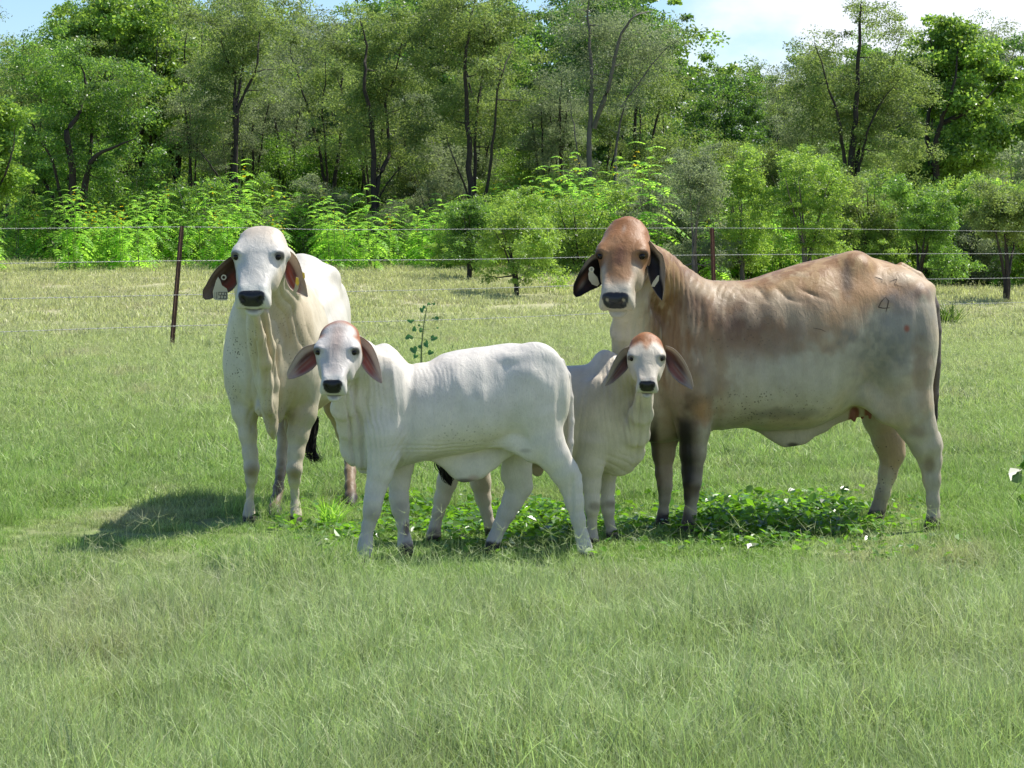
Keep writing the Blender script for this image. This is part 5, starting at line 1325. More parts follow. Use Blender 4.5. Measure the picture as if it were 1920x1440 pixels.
def build_cover():
    r = np.random.RandomState(21)
    cs = []
    for (u0, u1, v0, v1, n, hh) in ((1300, 1640, 965, 1012, 120, .15), (1330, 1560, 945, 975, 50, .11), (1190, 1330, 975, 1004, 22, .08), (740, 1090, 960, 1006, 110, .10), (700, 960, 940, 975, 40, .09), (560, 720, 985, 1015, 14, .07), (1080, 1200, 965, 1008, 18, .09), (820, 1060, 1000, 1030, 22, .07), (1330, 1500, 1005, 1028, 22, .11)):
        for _ in range(int(n * .72)):
            u = u0 + (u1 - u0) * r.rand(); v = v0 + (v1 - v0) * r.rand(); Y = F * CAMZ / (v - HY); X = (u - CX) / F * Y
            m = r.randint(14, 34); s = .10 + .06 * r.rand()
            p = r.randn(m, 3) * [s * .6, s * .6, 0] + [X, Y, 0]; p[:, 2] = hh * .62 * (.2 + .8 * r.rand(m)) * (.5 + .9 * r.rand())
            cs.append(p)
    for _ in range(110):
        X, Y = r.uniform(-1.2, 2.3), r.uniform(11.0, 14); m = r.randint(5, 14); p = r.randn(m, 3) * [.05, .05, 0] + [X, Y, 0]; p[:, 2] = .07 * (.2 + .8 * r.rand(m)); cs.append(p)
    cen = np.concatenate(cs)
    V, Q, T = broad_leaves(cen, .048, r)
    # thin stems
    SV, SQ = [], []; o = len(V)
    for c in cen[::3]:
        b = c * [1, 1, 0] + [r.randn() * .03, r.randn() * .03, 0]
        SV += [b - [.0015, 0, 0], b + [.0015, 0, 0], c + [.001, 0, 0], c - [.001, 0, 0]]; SQ.append([o, o+1, o+2, o+3]); o += 4
    nf = len(Q)
    V2 = np.concatenate([V, SV]); Q2 = np.concatenate([Q, SQ])
    mi = np.concatenate([np.zeros(nf), np.ones(len(SQ))])
    # a few pale dead leaves / flowers catching the light
    k = cen[r.choice(len(cen), 4, replace=False)]
    PV, PQ, PT = broad_leaves(k + [0, 0, .01], .016, r, .5)
    PQ = PQ + len(V2); V2 = np.concatenate([V2, PV]); Q2 = np.concatenate([Q2, PQ]); mi = np.concatenate([mi, np.full(len(PQ), 2)])
    me = mesh_np('ground_cover', V2, Q2, 4, [BROAD, STEM, PALE], smooth=False, matidx=mi)
    set_attr(me, 'tint', np.concatenate([T, np.full(len(SV), .5), np.full(len(PV), .5)]))
    tag(link('ground_cover', me), 'low broad-leaved weeds under the bellies of the calves and the tan cow', kind='stuff')
build_cover()

# ================================================================== FENCE
RUST = plain("rusty_steel", (.085, .045, .032), .8, .35, 25, .2, .4)
RUST2 = plain("red_rust_steel", (.11, .045, .032), .8, .35, 25, .2, .4)
WIRE = plain("galvanised_wire", (.30, .31, .30), .45, .15, 60, .35)
def fenceY(u):   # the fence runs straight, away to the right
    return 1974 / (65 - .0107 * u)
def tube(pts, r, sides=6):
    pts = np.asarray(pts, float); n = len(pts); r = np.broadcast_to(np.asarray(r, float), (n,))
    t = np.gradient(pts, axis=0); t /= np.linalg.norm(t, axis=1)[:, None] + 1e-12
    ref = np.where(np.abs(t[:, 2:3]) < .9, [[0, 0, 1.0]], [[1.0, 0, 0]]); a = np.cross(t, ref); a /= np.linalg.norm(a, axis=1)[:, None] + 1e-12; b = np.cross(t, a)
    an = np.arange(sides) * 2 * math.pi / sides
    V = pts[:, None] + r[:, None, None] * (np.cos(an)[None, :, None] * a[:, None] + np.sin(an)[None, :, None] * b[:, None])
    i, j = np.meshgrid(np.arange(n - 1), np.arange(sides), indexing='ij'); j2 = (j + 1) % sides
    Q = np.stack([i * sides + j, i * sides + j2, (i + 1) * sides + j2, (i + 1) * sides + j], -1).reshape(-1, 4)
    return V.reshape(-1, 3), Q
class MB:
    def __init__(s): s.V, s.Q, s.n = [], [], 0
    def add(s, V, Q): s.V.append(V); s.Q.append(np.asarray(Q) + s.n); s.n += len(V)
    def build(s, name, mat, parent=None, smooth=True):
        V = np.concatenate(s.V); off = np.array(parent.location) if parent else 0
        return link(name, mesh_np(name, V - off, np.concatenate(s.Q), 4, [mat], smooth), parent)

def build_fence():
    Yl = fenceY(340)
    root = empty('wire_fence', tuple(P(322, 0, Yl) * [1, 1, 0]))
    tag(root, 'four strand barbed wire fence on rusty steel posts running behind the cattle', 'fence')
    def picket(top, bot, half, mat, name='post'):
        """three-winged steel picket"""
        a, b = np.array(top), np.array(bot); m = MB()
        for k in range(3):
            an = k * 2.094 + .4; d = np.array([math.cos(an), math.sin(an), 0]); s = np.array([-d[1], d[0], 0]) * .006
            V = [b - s, b + s, b + d * half + s * .6, b + d * half - s * .6, a - s, a + s, a + d * half * .95 + s * .6, a + d * half * .95 - s * .6]
            m.add(np.array(V), [[0, 1, 5, 4], [1, 2, 6, 5], [2, 3, 7, 6], [3, 0, 4, 7], [4, 5, 6, 7]])
        return m.build(name, mat, root, False)
    picket(P(340.5, 424, Yl), P(320, 668, Yl) , .036, RUST)
    Yr = fenceY(1337); b = P(1341, 600, Yr); b[2] = float(hgt(b[0], b[1])) - .05
    picket(P(1335, 427, Yr), b, .040, RUST2)
    u0 = -420; Y0 = fenceY(u0); b = P(u0, 0, Y0); b[2] = -.1
    rows = [[(-420, 425), (0, 428.5), (340, 425.5), (640, 430.5), (1336, 427.5), (1920, 434), (2500, 440)],
            [(-420, 498), (0, 494), (340, 489), (820, 487), (1336, 478), (1920, 475.5), (2500, 476)],
            [(-420, 571), (0, 560.5), (340, 553), (820, 543), (1336, 529), (1920, 521), (2500, 512)],
            [(-420, 640), (0, 622.5), (340, 611), (820, 600), (1336, 580), (1920, 567), (2500, 548)]]
    r = np.random.RandomState(4)
    for wi, row in enumerate(rows):
        m = MB(); us = np.linspace(-420, 2500, 900); vs = pinterp(us, [a for a, _ in row], [b for _, b in row])
        p = np.array([P(u, v, fenceY(u)) for u, v in zip(us, vs)])
        L_ = np.concatenate([[0], np.cumsum(np.linalg.norm(np.diff(p, axis=0), axis=1))])
        rw = .0021 if wi == 0 else .0027
        for ph in (0, math.pi):
            o = np.stack([0 * L_, np.cos(L_ * 40 + ph), np.sin(L_ * 40 + ph)], 1) * .0022
            m.add(*tube(p + o, rw, 4))
        if True:
            for s in np.arange(.05, L_[-1], .105 if wi else .12):
                c = np.array([np.interp(s, L_, p[:, i]) for i in range(3)]); a = r.rand() * 6.28
                for e in (0, 1.4):
                    d = np.array([.3, math.cos(a + e), math.sin(a + e)]) * .017
                    m.add(*tube([c - d, c + d], .0026, 3))
        m.build('wire', WIRE, root)
build_fence()

# ================================================================== TREES
BARK_D = plain("dark_bark", (.035, .028, .022), .9, .35, 6, bump=.5)
BARK_G = plain("grey_bark", (.13, .115, .10), .9, .3, 6, bump=.5)
LF = {'olive': leaf_mat("olive_foliage", (.125, .185, .058), .46, .5, .42, (.36, .48, .10), .5, .5),
      'green': leaf_mat("green_foliage", (.095, .195, .042), .46, .42, .44, (.30, .52, .06), .6, .5),
      'bright': leaf_mat("bright_foliage", (.120, .235, .042), .46, .38, .40, (.38, .58, .07), .6, .5),
      'grey': leaf_mat("grey_green_foliage", (.170, .210, .120), .44, .55, .32, (.37, .46, .19), .4, .5),
      'dark': leaf_mat("dark_foliage", (.068, .140, .038), .42, .4, .40, (.21, .40, .05), .6, .5),
      'fresh': leaf_mat("fresh_scrub_foliage", (.155, .260, .055), .48, .45, .38, (.48, .70, .09), .7, .5)}

def make_tree_meshes(stems, blobs, ncl, leaves, leaf, style, seed, clr=.38, rbase=.12, bark=BARK_D, droop=.1, hole=.42, wob=.12):
    """stems: polylines (local metres) with base radius; blobs: crown ellipsoids (centre, radii). Branches grow to leaf clumps."""
    r = np.random.RandomState(seed)
    nodes, nrad, tubes = [], [], []
    for pts, r0 in stems:
        pts = np.array(pts, float); L_ = np.linspace(0, 1, len(pts)); t = np.linspace(0, 1, 26)
        c = np.stack([pinterp(t, L_, pts[:, i]) for i in range(3)], 1)
        c[1:] += np.cumsum(r.randn(25, 3) * [.030, .030, .006], axis=0) * (pts[-1, 2] - pts[0, 2]) * .12
        rr = r0 * 1.15 * (1 - .88 * t); tubes.append((c, rr, 6))
        for p, q, tt in zip(c, rr, t):
            if tt > .25: nodes.append(p); nrad.append(q)
    nodes = list(nodes); nrad = list(nrad)
    vol = np.array([b[1][0] * b[1][1] * b[1][2] for b in blobs]) ** .8; vol /= vol.sum()
    cl = []
    while len(cl) < ncl:
        i = r.choice(len(blobs), p=vol); d = r.randn(3); d /= np.linalg.norm(d); q = r.rand() ** (.42) if r.rand() > .13 else 1 + .32 * r.rand()
        p = np.array(blobs[i][0]) + d * q * np.array(blobs[i][1])
        if vnoise(p[None], 1.15, seed + 50, 2)[0] < hole + .03: continue
        cl.append(p)
    cl = np.array(cl)
    stem_nodes = np.array(nodes)
    dist = np.array([np.linalg.norm(stem_nodes - c, axis=1).min() for c in cl]); cl = cl[np.argsort(dist)]
    N_ = np.array(nodes); R_ = np.array(nrad)
    for c in cl:
        dv = N_ - c; d = np.sqrt((dv ** 2).sum(1) + np.maximum(dv[:, 2], 0) ** 2 * 2.5)
        j = int(d.argmin()); a = N_[j]; L_ = np.linalg.norm(c - a)
        if L_ < .05: continue
        n = max(3, int(L_ / .35) + 2); t = np.linspace(0, 1, n)
        mid = (a + c) / 2 + r.randn(3) * L_ * .13 + np.array([0, 0, -.10 * L_])
        pts = ((1 - t) ** 2)[:, None] * a + (2 * t * (1 - t))[:, None] * mid + (t ** 2)[:, None] * c
        pts[1:-1] += r.randn(n - 2, 3) * L_ * wob * .25
        r0 = min(R_[j] * .65, .012 + .016 * L_); rr = r0 * (1 - .75 * t)
        tubes.append((pts, rr, 4))
        N_ = np.concatenate([N_, pts[1:]]); R_ = np.concatenate([R_, rr[1:]])
    m = MB()
    for c, rr, s in tubes: m.add(*tube(c, rr, s))
    tv = np.concatenate(m.V); tq = np.concatenate(m.Q)
    trunk = mesh_np('trunk', tv, tq, 4, [bark])
    # leaves
    per = leaves // len(cl) + 1
    nn = per * len(cl)
    idx = np.repeat(np.arange(len(cl)), per)
    off = r.randn(nn, 3); off /= np.linalg.norm(off, axis=1)[:, None]; off *= (r.rand(nn) ** .55)[:, None]
    sc = clr * (.55 + .9 * r.rand(len(cl)))[idx]
    off = off * sc[:, None] * [1.15, 1.15, .62]
    off[:, 2] -= droop * (off[:, 0] ** 2 + off[:, 1] ** 2) / (clr + .01)
    cen = cl[idx] + off
    d = off / (np.linalg.norm(off, axis=1)[:, None] + 1e-6) + r.randn(nn, 3) * .8; d[:, 2] -= droop * 2
    d /= np.linalg.norm(d, axis=1)[:, None]; u = r.randn(nn, 3); s = np.cross(d, u); s /= np.linalg.norm(s, axis=1)[:, None] + 1e-9
    L_ = leaf[0] * (.5 + r.rand(nn)); W = leaf[1] * (.6 + .8 * r.rand(nn)); L_ = L_[:, None]; W = W[:, None]
    V = np.stack([cen - d * L_ / 2, cen + s * W / 2, cen + d * L_ / 2, cen - s * W / 2], 1).reshape(-1, 3)
    Q = np.arange(nn * 4).reshape(-1, 4)
    crown = mesh_np('crown', V, Q, 4, [LF[style]], smooth=False)
    ct = r.rand(len(cl))[idx] * .55 + r.rand(nn) * .45
    set_attr(crown, 'tint', np.repeat(ct, 4))
    return trunk, crown

def place_tree(name, meshes, loc, rz=0, s=1.0, label=None, cat='tree', group=None, sz=None, mat=None):
    root = empty(name, loc, rz); root.scale = (s, s, sz or s)
    tag(root, label, cat, group)
    t = link('trunk', meshes[0], root); c = link('crown', meshes[1], root)
    if mat:
        c.material_slots[0].link = 'OBJECT'; c.material_slots[0].material = LF[mat]
    return root

def px_tree(name, Y, ubase, stems, blobs, label, style, seed, **kw):
    """a tree traced from the photograph, rebuilt at its own distance: stems/blobs in photo columns/rows + metres of depth"""
    X0 = (ubase - CX) / F * Y; z0 = float(hgt(X0, Y)); o = np.array([X0, Y, z0])
    st = []
    for pts, r0 in stems:
        st.append(([P(u, v, Y + (p[0] if p else 0)) - o for (u, v, *p) in pts], r0))
    bl = [(P(u, v, Y + dy + (.75 if kw.get('cat', 'tree') == 'tree' else .15)) - o, (ru * Y / F, rd, rv * Y / F)) for (u, v, dy, ru, rv, rd) in blobs]
    # root the stems in the ground
    for pts, r0 in st:
        if pts[0][2] < 2.2 and kw.get('root', True): pts.insert(0, np.array([pts[0][0] * .6, pts[0][1], -.15]))
    kw.pop('root', None); cat = kw.pop('cat', 'tree'); grp = kw.pop('group', None)
    me = make_tree_meshes(st, bl, style=style, seed=seed, **kw)
    return place_tree(name, me, tuple(o), 0, 1, label, cat, grp)

def where(u):
    for lim, t in ((60, 'at the left edge'), (160, 'behind the dark spreading tree'), (300, 'left of the left fence post'), (400, 'right of the left fence post'), (500, 'above the head of the cream cow'), (600, 'above the back of the cream cow'),
                   (710, 'above the head of the front calf'), (840, 'above the sapling'), (950, 'left of the lone pasture bush'), (1060, 'right of the lone pasture bush'), (1160, 'just left of the brown head'), (1260, 'just right of the brown head'), (1340, 'left of the right fence post'),
                   (1430, 'right of the right fence post'), (1530, 'above the middle of the tan back'), (1640, 'above the hip of the tan cow'), (1740, 'above the tail of the tan cow'), (1830, 'right of the tan cow')):
        if u < lim: return t
    return 'at the right edge'

def build_trees():
    Q = 1.0
    lv = lambda n: int(n * Q)
    px_tree('tree', 68, 135, [([(128, 440), (133, 333, -.3), (125, 250, -.5), (150, 212, -.5), (163, 165), (150, 110)], .13), ([(118, 440), (98, 367, .5), (72, 325, .8), (48, 280, 1)], .09),
            ([(140, 440), (165, 310, -.4), (182, 288, -.6), (215, 275, -.8), (250, 262, -1)], .10), ([(150, 450), (160, 380, .5), (176, 300, .8), (178, 240, 1), (160, 214, 1), (120, 190)], .09), ([(122, 430), (90, 290, -.5), (57, 226, -.8), (30, 190, -1)], .06)],
            [(120, 130, 0, 120, 80, 1.8), (60, 210, 0, 75, 90, 1.5), (210, 190, -.5, 105, 85, 1.6), (130, 290, 0, 130, 90, 1.8), (250, 300, -.4, 80, 90, 1.3), (50, 330, 0, 60, 70, 1.2)],
            'dark spreading tree with several thick black trunks at the far left', 'green', 1, ncl=330, leaves=lv(52000), leaf=(.085, .038), clr=.36, droop=.25, hole=.40)
    px_tree('tree', 70, 440, [([(443, 440), (443, 413), (446, 300), (448, 217), (467, 173), (490, 110, -.5), (494, 60)], .105), ([(434, 440), (433, 400), (436, 300), (437, 217), (440, 143, .5), (420, 100, .5), (409, 50)], .085),
            ([(433, 440), (424, 362, -.5), (392, 312, -1), (372, 280, -1.2)], .055), ([(442, 200), (455, 130, .6), (462, 60, .8)], .05)],
            [(430, 60, 0, 85, 80, 1.5), (490, 110, 0, 70, 80, 1.4), (470, 30, 0, 90, 60, 1.5), (400, 190, 0, 60, 70, 1.2), (370, 260, -1, 40, 50, .8)],
            'slender tree with twin black trunks forking high above the cream cow', 'olive', 2, ncl=190, leaves=lv(30000), leaf=(.075, .032), clr=.36, droop=.2, hole=.45)
    px_tree('tree', 69, 705, [([(702, 440), (702, 417), (701, 300), (700, 233), (690, 150, -.3), (692, 95), (675, 40)], .12), ([(706, 420), (712, 327), (727, 283, .4), (723, 200, .6), (742, 140, .8), (760, 70)], .085), ([(712, 380), (740, 330, -.6), (770, 300, -1)], .04)],
            [(690, 70, 0, 95, 80, 1.6), (740, 130, 0, 80, 80, 1.5), (650, 150, 0, 60, 80, 1.3), (700, 240, 0, 90, 70, 1.4), (770, 250, 0, 50, 80, 1.1)],
            'olive tree whose dark trunk splits low, left of the middle of the wood', 'olive', 3, ncl=230, leaves=lv(40000), leaf=(.075, .032), clr=.38, droop=.2, hole=.44)
    px_tree('tree', 68, 885, [([(883, 440), (882, 400), (880, 300), (873, 183), (878, 67), (883, -10)], .14), ([(890, 440), (893, 367, .3), (897, 250, .5), (918, 100, .8), (925, 20)], .085), ([(895, 440), (908, 367, -.4), (927, 250, -.7), (936, 150, -1), (960, 80)], .075), ([(884, 420), (868, 350, -.5), (845, 300, -.9), (830, 250)], .05)],
            [(870, 50, 0, 90, 90, 1.6), (940, 90, 0, 80, 90, 1.5), (820, 130, 0, 60, 80, 1.3), (900, 200, 0, 95, 70, 1.5)],
            'tall upright tree with thick straight trunk in the centre of the wood', 'olive', 4, ncl=270, leaves=lv(46000), leaf=(.075, .032), clr=.38, droop=.2, hole=.44)
    px_tree('tree', 69, 1115, [([(1113, 440), (1112, 393), (1110, 267), (1110, 150), (1102, 50), (1098, 0)], .125), ([(1114, 240), (1140, 167, -.5), (1163, 77, -.8), (1190, 33, -1), (1225, 20)], .07), ([(1150, 440), (1150, 377, .6), (1150, 283, .8), (1165, 200, 1), (1205, 120, 1)], .08), ([(1104, 440), (1095, 360, -.5), (1080, 260, -.8), (1072, 190)], .05), ([(1165, 200), (1215, 130), (1255, 85), (1285, 70)], .025)],
            [(1110, 50, 0, 75, 80, 1.4), (1180, 60, 0, 80, 60, 1.4), (1140, 160, 0, 90, 70, 1.5), (1235, 100, 0, 55, 50, 1.0)],
            'thin grey-green tree with bare twigs reaching into the open sky, behind the tan cow head', 'grey', 5, ncl=260, leaves=lv(22000), leaf=(.07, .03), clr=.36, droop=.15, hole=.40, bark=BARK_G, wob=.2)
    px_tree('tree', 66, 1598, [([(1594, 440), (1592, 303), (1599, 218), (1610, 117), (1614, 31), (1612, 5)], .12), ([(1590, 400), (1585, 300), (1570, 214, -.5), (1552, 155, -.7), (1529, 78, -.8)], .075), ([(1600, 400), (1608, 300), (1630, 233, .5), (1661, 155, .7), (1684, 58, .8)], .08), ([(1603, 360), (1615, 260, -.5), (1640, 200, -.8), (1680, 150, -1)], .05)],
            [(1612, 50, 0, 42, 56, 1.0), (1680, 60, 0, 42, 52, 1.0), (1530, 100, 0, 42, 50, 1.0), (1590, 150, 0, 100, 75, 1.6), (1680, 160, 0, 75, 70, 1.5), (1560, 230, 0, 80, 70, 1.4), (1650, 270, 0, 90, 70, 1.5)],
            'feathery vase shaped tree with several upright stems, tallest at right against the cloud', 'olive', 6, ncl=330, leaves=lv(56000), leaf=(.072, .03), clr=.34, droop=.1, hole=.38)
    px_tree('tree', 70, 1755, [([(1752, 440), (1750, 295), (1766, 233), (1785, 180, -.4), (1800, 90)], .13), ([(1750, 330), (1735, 240, .5), (1750, 150, .6), (1745, 70)], .08), ([(1770, 230), (1830, 200, -.6), (1870, 160, -.8)], .07)],
            [(1782, 75, 0, 45, 42, 1.0), (1740, 130, 0, 38, 45, 1.0), (1835, 110, 0, 45, 40, 1.2), (1885, 150, 0, 55, 48, 1.3), (1780, 190, 0, 62, 48, 1.4), (1850, 220, 0, 60, 45, 1.4), (1905, 270, 0, 50, 50, 1.2), (1800, 290, 0, 62, 42, 1.3), (1745, 340, 0, 55, 45, 1.1)],
            'bright green broad-leaved tree with a dark trunk near the right edge', 'bright', 7, ncl=330, leaves=lv(52000), leaf=(.125, .07), clr=.36, droop=.1, hole=.42)
    px_tree('tree', 76, 240, [([(235, 440), (240, 300), (230, 150), (215, 40)], .14), ([(240, 300), (290, 200), (320, 100)], .09), ([(235, 330), (170, 200), (140, 100)], .09)],
            [(230, 30, 0, 95, 62, 1.8), (300, 110, 0, 80, 80, 1.7), (160, 60, 0, 60, 60, 1.4), (330, 210, 0, 80, 90, 1.6), (230, 160, 0, 110, 80, 2)],
            'big bright green tree rising behind the dark spreading tree at the left', 'bright', 8, ncl=330, leaves=lv(50000), leaf=(.13, .075), clr=.38, droop=.1, hole=.42)
    px_tree('tree', 60, -20, [([(-20, 440), (-15, 330), (-20, 230)], .08), ([(-18, 400), (15, 300), (25, 240)], .05)],
            [(5, 230, 0, 50, 45, .8), (-20, 320, 0, 60, 70, 1.0), (10, 350, 0, 28, 50, .6)],
            'bright leafy sapling cut off by the left edge of the picture', 'bright', 9, ncl=110, leaves=lv(15000), leaf=(.12, .06), clr=.26, droop=.1, hole=.35)
    # nearer scrub bushes at the right, each traced to its place
    sh = [(970, 51, 540, 80, 395, 'fresh', 'rounded scrub bush standing alone in the pasture between the two cow heads', 10, BARK_D),
          (1300, 54, 505, 62, 270, 'grey', 'half bare grey-stemmed bush just left of the right fence post', 11, BARK_G),
          (1392, 55, 500, 62, 290, 'fresh', 'fine-leaved bush just right of the right fence post', 12, BARK_G),
          (1512, 54, 500, 85, 275, 'fresh', 'wide spray-shaped bush with pale fanned stems above the back of the tan cow', 13, BARK_G),
          (1625, 56, 505, 70, 310, 'olive', 'bushy scrub directly above the hip of the tan cow', 14, BARK_D),
          (1722, 52, 520, 72, 340, 'green', 'leafy scrub behind the rump of the tan cow', 15, BARK_D),
          (1800, 57, 515, 60, 330, 'fresh', 'narrow scrub bush right of the rump of the tan cow', 16, BARK_D),
          (1886, 50, 530, 80, 335, 'olive', 'small flat-topped tree with a bare crooked trunk at the right edge', 17, BARK_D),
          (880, 57, 505, 45, 370, 'green', 'small dense shrub left of the rounded bush in the pasture', 18, BARK_D),
          (1215, 60, 500, 70, 300, 'grey', 'pale scrub bush above and behind the neck of the tan cow', 19, BARK_G)]
    for (u, Y, vb, hw, vt, st, lab, sd, bk) in sh:
        H_ = vb - vt; rr = np.random.RandomState(sd * 7)
        stems = []
        for k in range(rr.randint(3, 6)):
            dx = rr.uniform(-1, 1) * hw * .7
            stems.append(([(u + dx * .05, vb - 5), (u + dx * .3, vb - H_ * .35, rr.randn() * .2), (u + dx * .8, vb - H_ * .75, rr.randn() * .4)], .045))
        lo_ = .52 if u == 1886 else .40
        bl = [(u, vb - H_ * .55, 0, hw * .9, H_ * .32, 1.0), (u - hw * .4, vb - H_ * .72, .2, hw * .5, H_ * .26, .8), (u + hw * .4, vb - H_ * .68, -.2, hw * .55, H_ * .28, .8)]
        if u != 1886: bl.append((u, vb - H_ * .28, 0, hw * .8, H_ * .24, .9))
        else: bl = [(a, b - H_ * .12, c, d, e * .8, f) for a, b, c, d, e, f in bl]
        if u != 1886: bl.append((u + rr.uniform(-.2, .2) * hw, vb - H_ * .14, .2, hw * 1.15, H_ * .15, .8)); bl.append((u + rr.uniform(-.6, .6) * hw, vb - H_ * .9, 0, hw * .35, H_ * .18, .5))
        px_tree('bush', Y, u, stems, bl, lab, st, 60 + sd, ncl=int(190 + hw), leaves=lv(16000 if st == 'grey' else 27000), leaf=(.060, .024), clr=.17, droop=.2, hole=.42, wob=.25, bark=bk, cat='bush', rbase=.04)
    # filler trees of the wood behind: six built kinds, copied
    kinds = []
    for k, (st, H_, W_, lf) in enumerate([('green', 7.5, 2.0, (.10, .05)), ('olive', 7.0, 1.8, (.085, .036)), ('bright', 7.8, 2.0, (.13, .07)), ('dark', 7.0, 2.1, (.11, .055)), ('grey', 7.4, 1.7, (.085, .036)), ('olive', 4.2, 1.5, (.075, .034))]):
        r = np.random.RandomState(900 + k); stems = []
        for j in range(3):
            a = r.rand() * 6.28; q = W_ * .5 * r.rand()
            stems.append(([(0, 0, -.2), (q * .3 * math.cos(a), q * .3 * math.sin(a), H_ * .3), (q * math.cos(a), q * math.sin(a), H_ * (.7 + .2 * r.rand()))], .12 - .03 * j))
        bl = [((r.randn() * W_ * .3, r.randn() * W_ * .3, H_ * z), (W_ * w_, W_ * w_, H_ * .16)) for z, w_ in ((.24, .75), (.38, .95), (.52, 1.0), (.66, .9), (.78, .75), (.88, .5))]
        kinds.append((make_tree_meshes(stems, bl, 300, lv(34000), lf, st, 300 + k, clr=.34, droop=.15, hole=.40, bark=BARK_D), H_))
    bushes = []
    for k, st in enumerate(('fresh', 'green', 'grey')):
        r = np.random.RandomState(950 + k); stems = []
        for j in range(6):
            a = j * 1.05 + r.rand(); q = .5 + .5 * r.rand()
            stems.append(([(0, 0, -.1), (q * .4 * math.cos(a), q * .4 * math.sin(a), .8), (q * math.cos(a), q * math.sin(a), 1.7 + .5 * r.rand())], .035))
        bl = [((0, 0, .45), (1.05, 1.05, .45)), ((r.randn() * .3, 0, 1.1), (.95, .95, .5)), ((r.randn() * .4, r.randn() * .3, 1.7), (.7, .7, .45)), ((r.randn() * .5, r.randn() * .3, 2.1), (.4, .4, .35))]
        bushes.append(make_tree_meshes(stems, bl, 210, lv(24000), (.065, .026), st, 350 + k, clr=.22, droop=.2, hole=.36, bark=BARK_G if k else BARK_D))
    r = np.random.RandomState(78)
    spots = [(u + r.uniform(-18, 18), r.uniform(56, 64)) for u in list(np.arange(1195, 1960, 33)) + [835, 905, 1010, 1050, 1100, 1150]]
    for u, Y in spots:
        X = (u - CX) / F * Y; k = int(r.choice(3, p=[.6, .28, .12])); sc_ = r.uniform(.65, 1.25) * (.8 if u < 1180 else 1.0)
        place_tree('bush', bushes[k], (X, Y, float(hgt(X, Y))), r.rand() * 6.28, sc_ * 1.05, ('small ', 'big ')[sc_ > .95] + ['olive lacy', 'green leafy', 'grey-green'][k] + ' scrub bush of the thicket ' + where(u), 'bush', 'scrub bushes of the thicket', sz=sc_ * r.uniform(.8, 1.15))
    r = np.random.RandomState(79)
    for u in np.arange(-30, 1180, 62):
        u = u + r.uniform(-25, 25); Y = r.uniform(66, 72); X = (u - CX) / F * Y; k = int(r.choice(3, p=[.4, .4, .2])); sc_ = r.uniform(.6, 1.15)
        place_tree('bush', bushes[k], (X, Y, float(hgt(X, Y))), r.rand() * 6.28, sc_, ('small ', 'big ')[sc_ > .9] + ['olive', 'green', 'grey-green'][k] + ' bush tangled in tall weeds ' + where(u), 'bush', 'bushes among the tall weeds', sz=sc_ * r.uniform(.7, 1.2))
    # slender many-stemmed trees with bare lower trunks
    slim = []
    for k, st in enumerate(('olive', 'grey')):
        r = np.random.RandomState(970 + k); stems = []
        for j in range(3):
            a = j * 2.1 + r.rand(); q = .35 + .7 * r.rand()
            stems.append(([(0, 0, -.2), (q * .25 * math.cos(a), q * .25 * math.sin(a), 2.4), (q * .8 * math.cos(a), q * .8 * math.sin(a), 5.0), (q * 1.3 * math.cos(a), q * 1.3 * math.sin(a), 7.0)], .095 - .02 * j))
        bl = [((r.randn() * .4, r.randn() * .4, z), (w_, w_, .75)) for z, w_ in ((3.6, .9), (4.8, 1.25), (6.0, 1.2), (7.0, .8))]
        slim.append(make_tree_meshes(stems, bl, 150, lv(15000), (.075, .032), st, 370 + k, clr=.32, droop=.2, hole=.42, bark=BARK_D, wob=.2))
    r = np.random.RandomState(81)
    for u in list(np.arange(20, 1230, 58)) + [1480, 1530, 1660, 1705, 1850, 1900]:
        u = u + r.uniform(-22, 22); Y = r.uniform(72, 79); X = (u - CX) / F * Y; k = int(r.rand() < .35); sc_ = r.uniform(.7, .98) if u < 1230 else r.uniform(.5, .68)
        place_tree('tree', slim[k], (X, Y, float(hgt(X, Y))), r.rand() * 6.28, sc_, ('slender olive', 'slender grey-green')[k] + ' tree with bare dark lower trunks ' + where(u), 'tree', 'slender trees of the wood')
    r = np.random.RandomState(77)
    def top(u):
        if u < 100: return 60
        if u < 1220: return -55 + 50 * math.sin(u / 70)
        if u < 1470: return 72 + 22 * math.sin(u / 23)
        if u < 1720: return 45
        return 25 + 22 * math.sin(u / 31)
    n = 0
    names = {0: 'mid green leafy tree, %s row of the wood,', 1: 'olive fine-leaved tree, %s row of the wood,', 2: 'light green broad-leaved tree, %s row of the wood,',
             3: 'dark green dense tree, %s row of the wood,', 4: 'grey-green thin tree, %s row of the wood,'}
    for row, (Y, step, dv) in enumerate(((85, 125, 30), (96, 105, 6), (110, 92, 0))):
        for u in np.arange(-360 + 30 * row, 2330, step):
            uu = u + r.uniform(-25, 25); Yy = Y + r.uniform(-3, 3); X = (uu - CX) / F * Yy; z = float(hgt(X, Yy))
            k = int(r.choice(5, p=[.28, .28, .12, .20, .12]))
            if 1290 < uu < 1500 and k == 2: k = 4
            vt = top(uu) + dv + r.uniform(0, 55); want = CAMZ + (HY - vt) / F * Yy - z
            me, H_ = kinds[k]; s = want / (H_ * 1.03)
            place_tree('tree', me, (X, Yy, z), r.rand() * 6.28, s * r.uniform(.92, 1.08), names[k] % ('nearer', 'farther', 'farthest')[row] + ' ' + where(uu), 'tree', 'trees of the wood behind the pasture', sz=s); n += 1
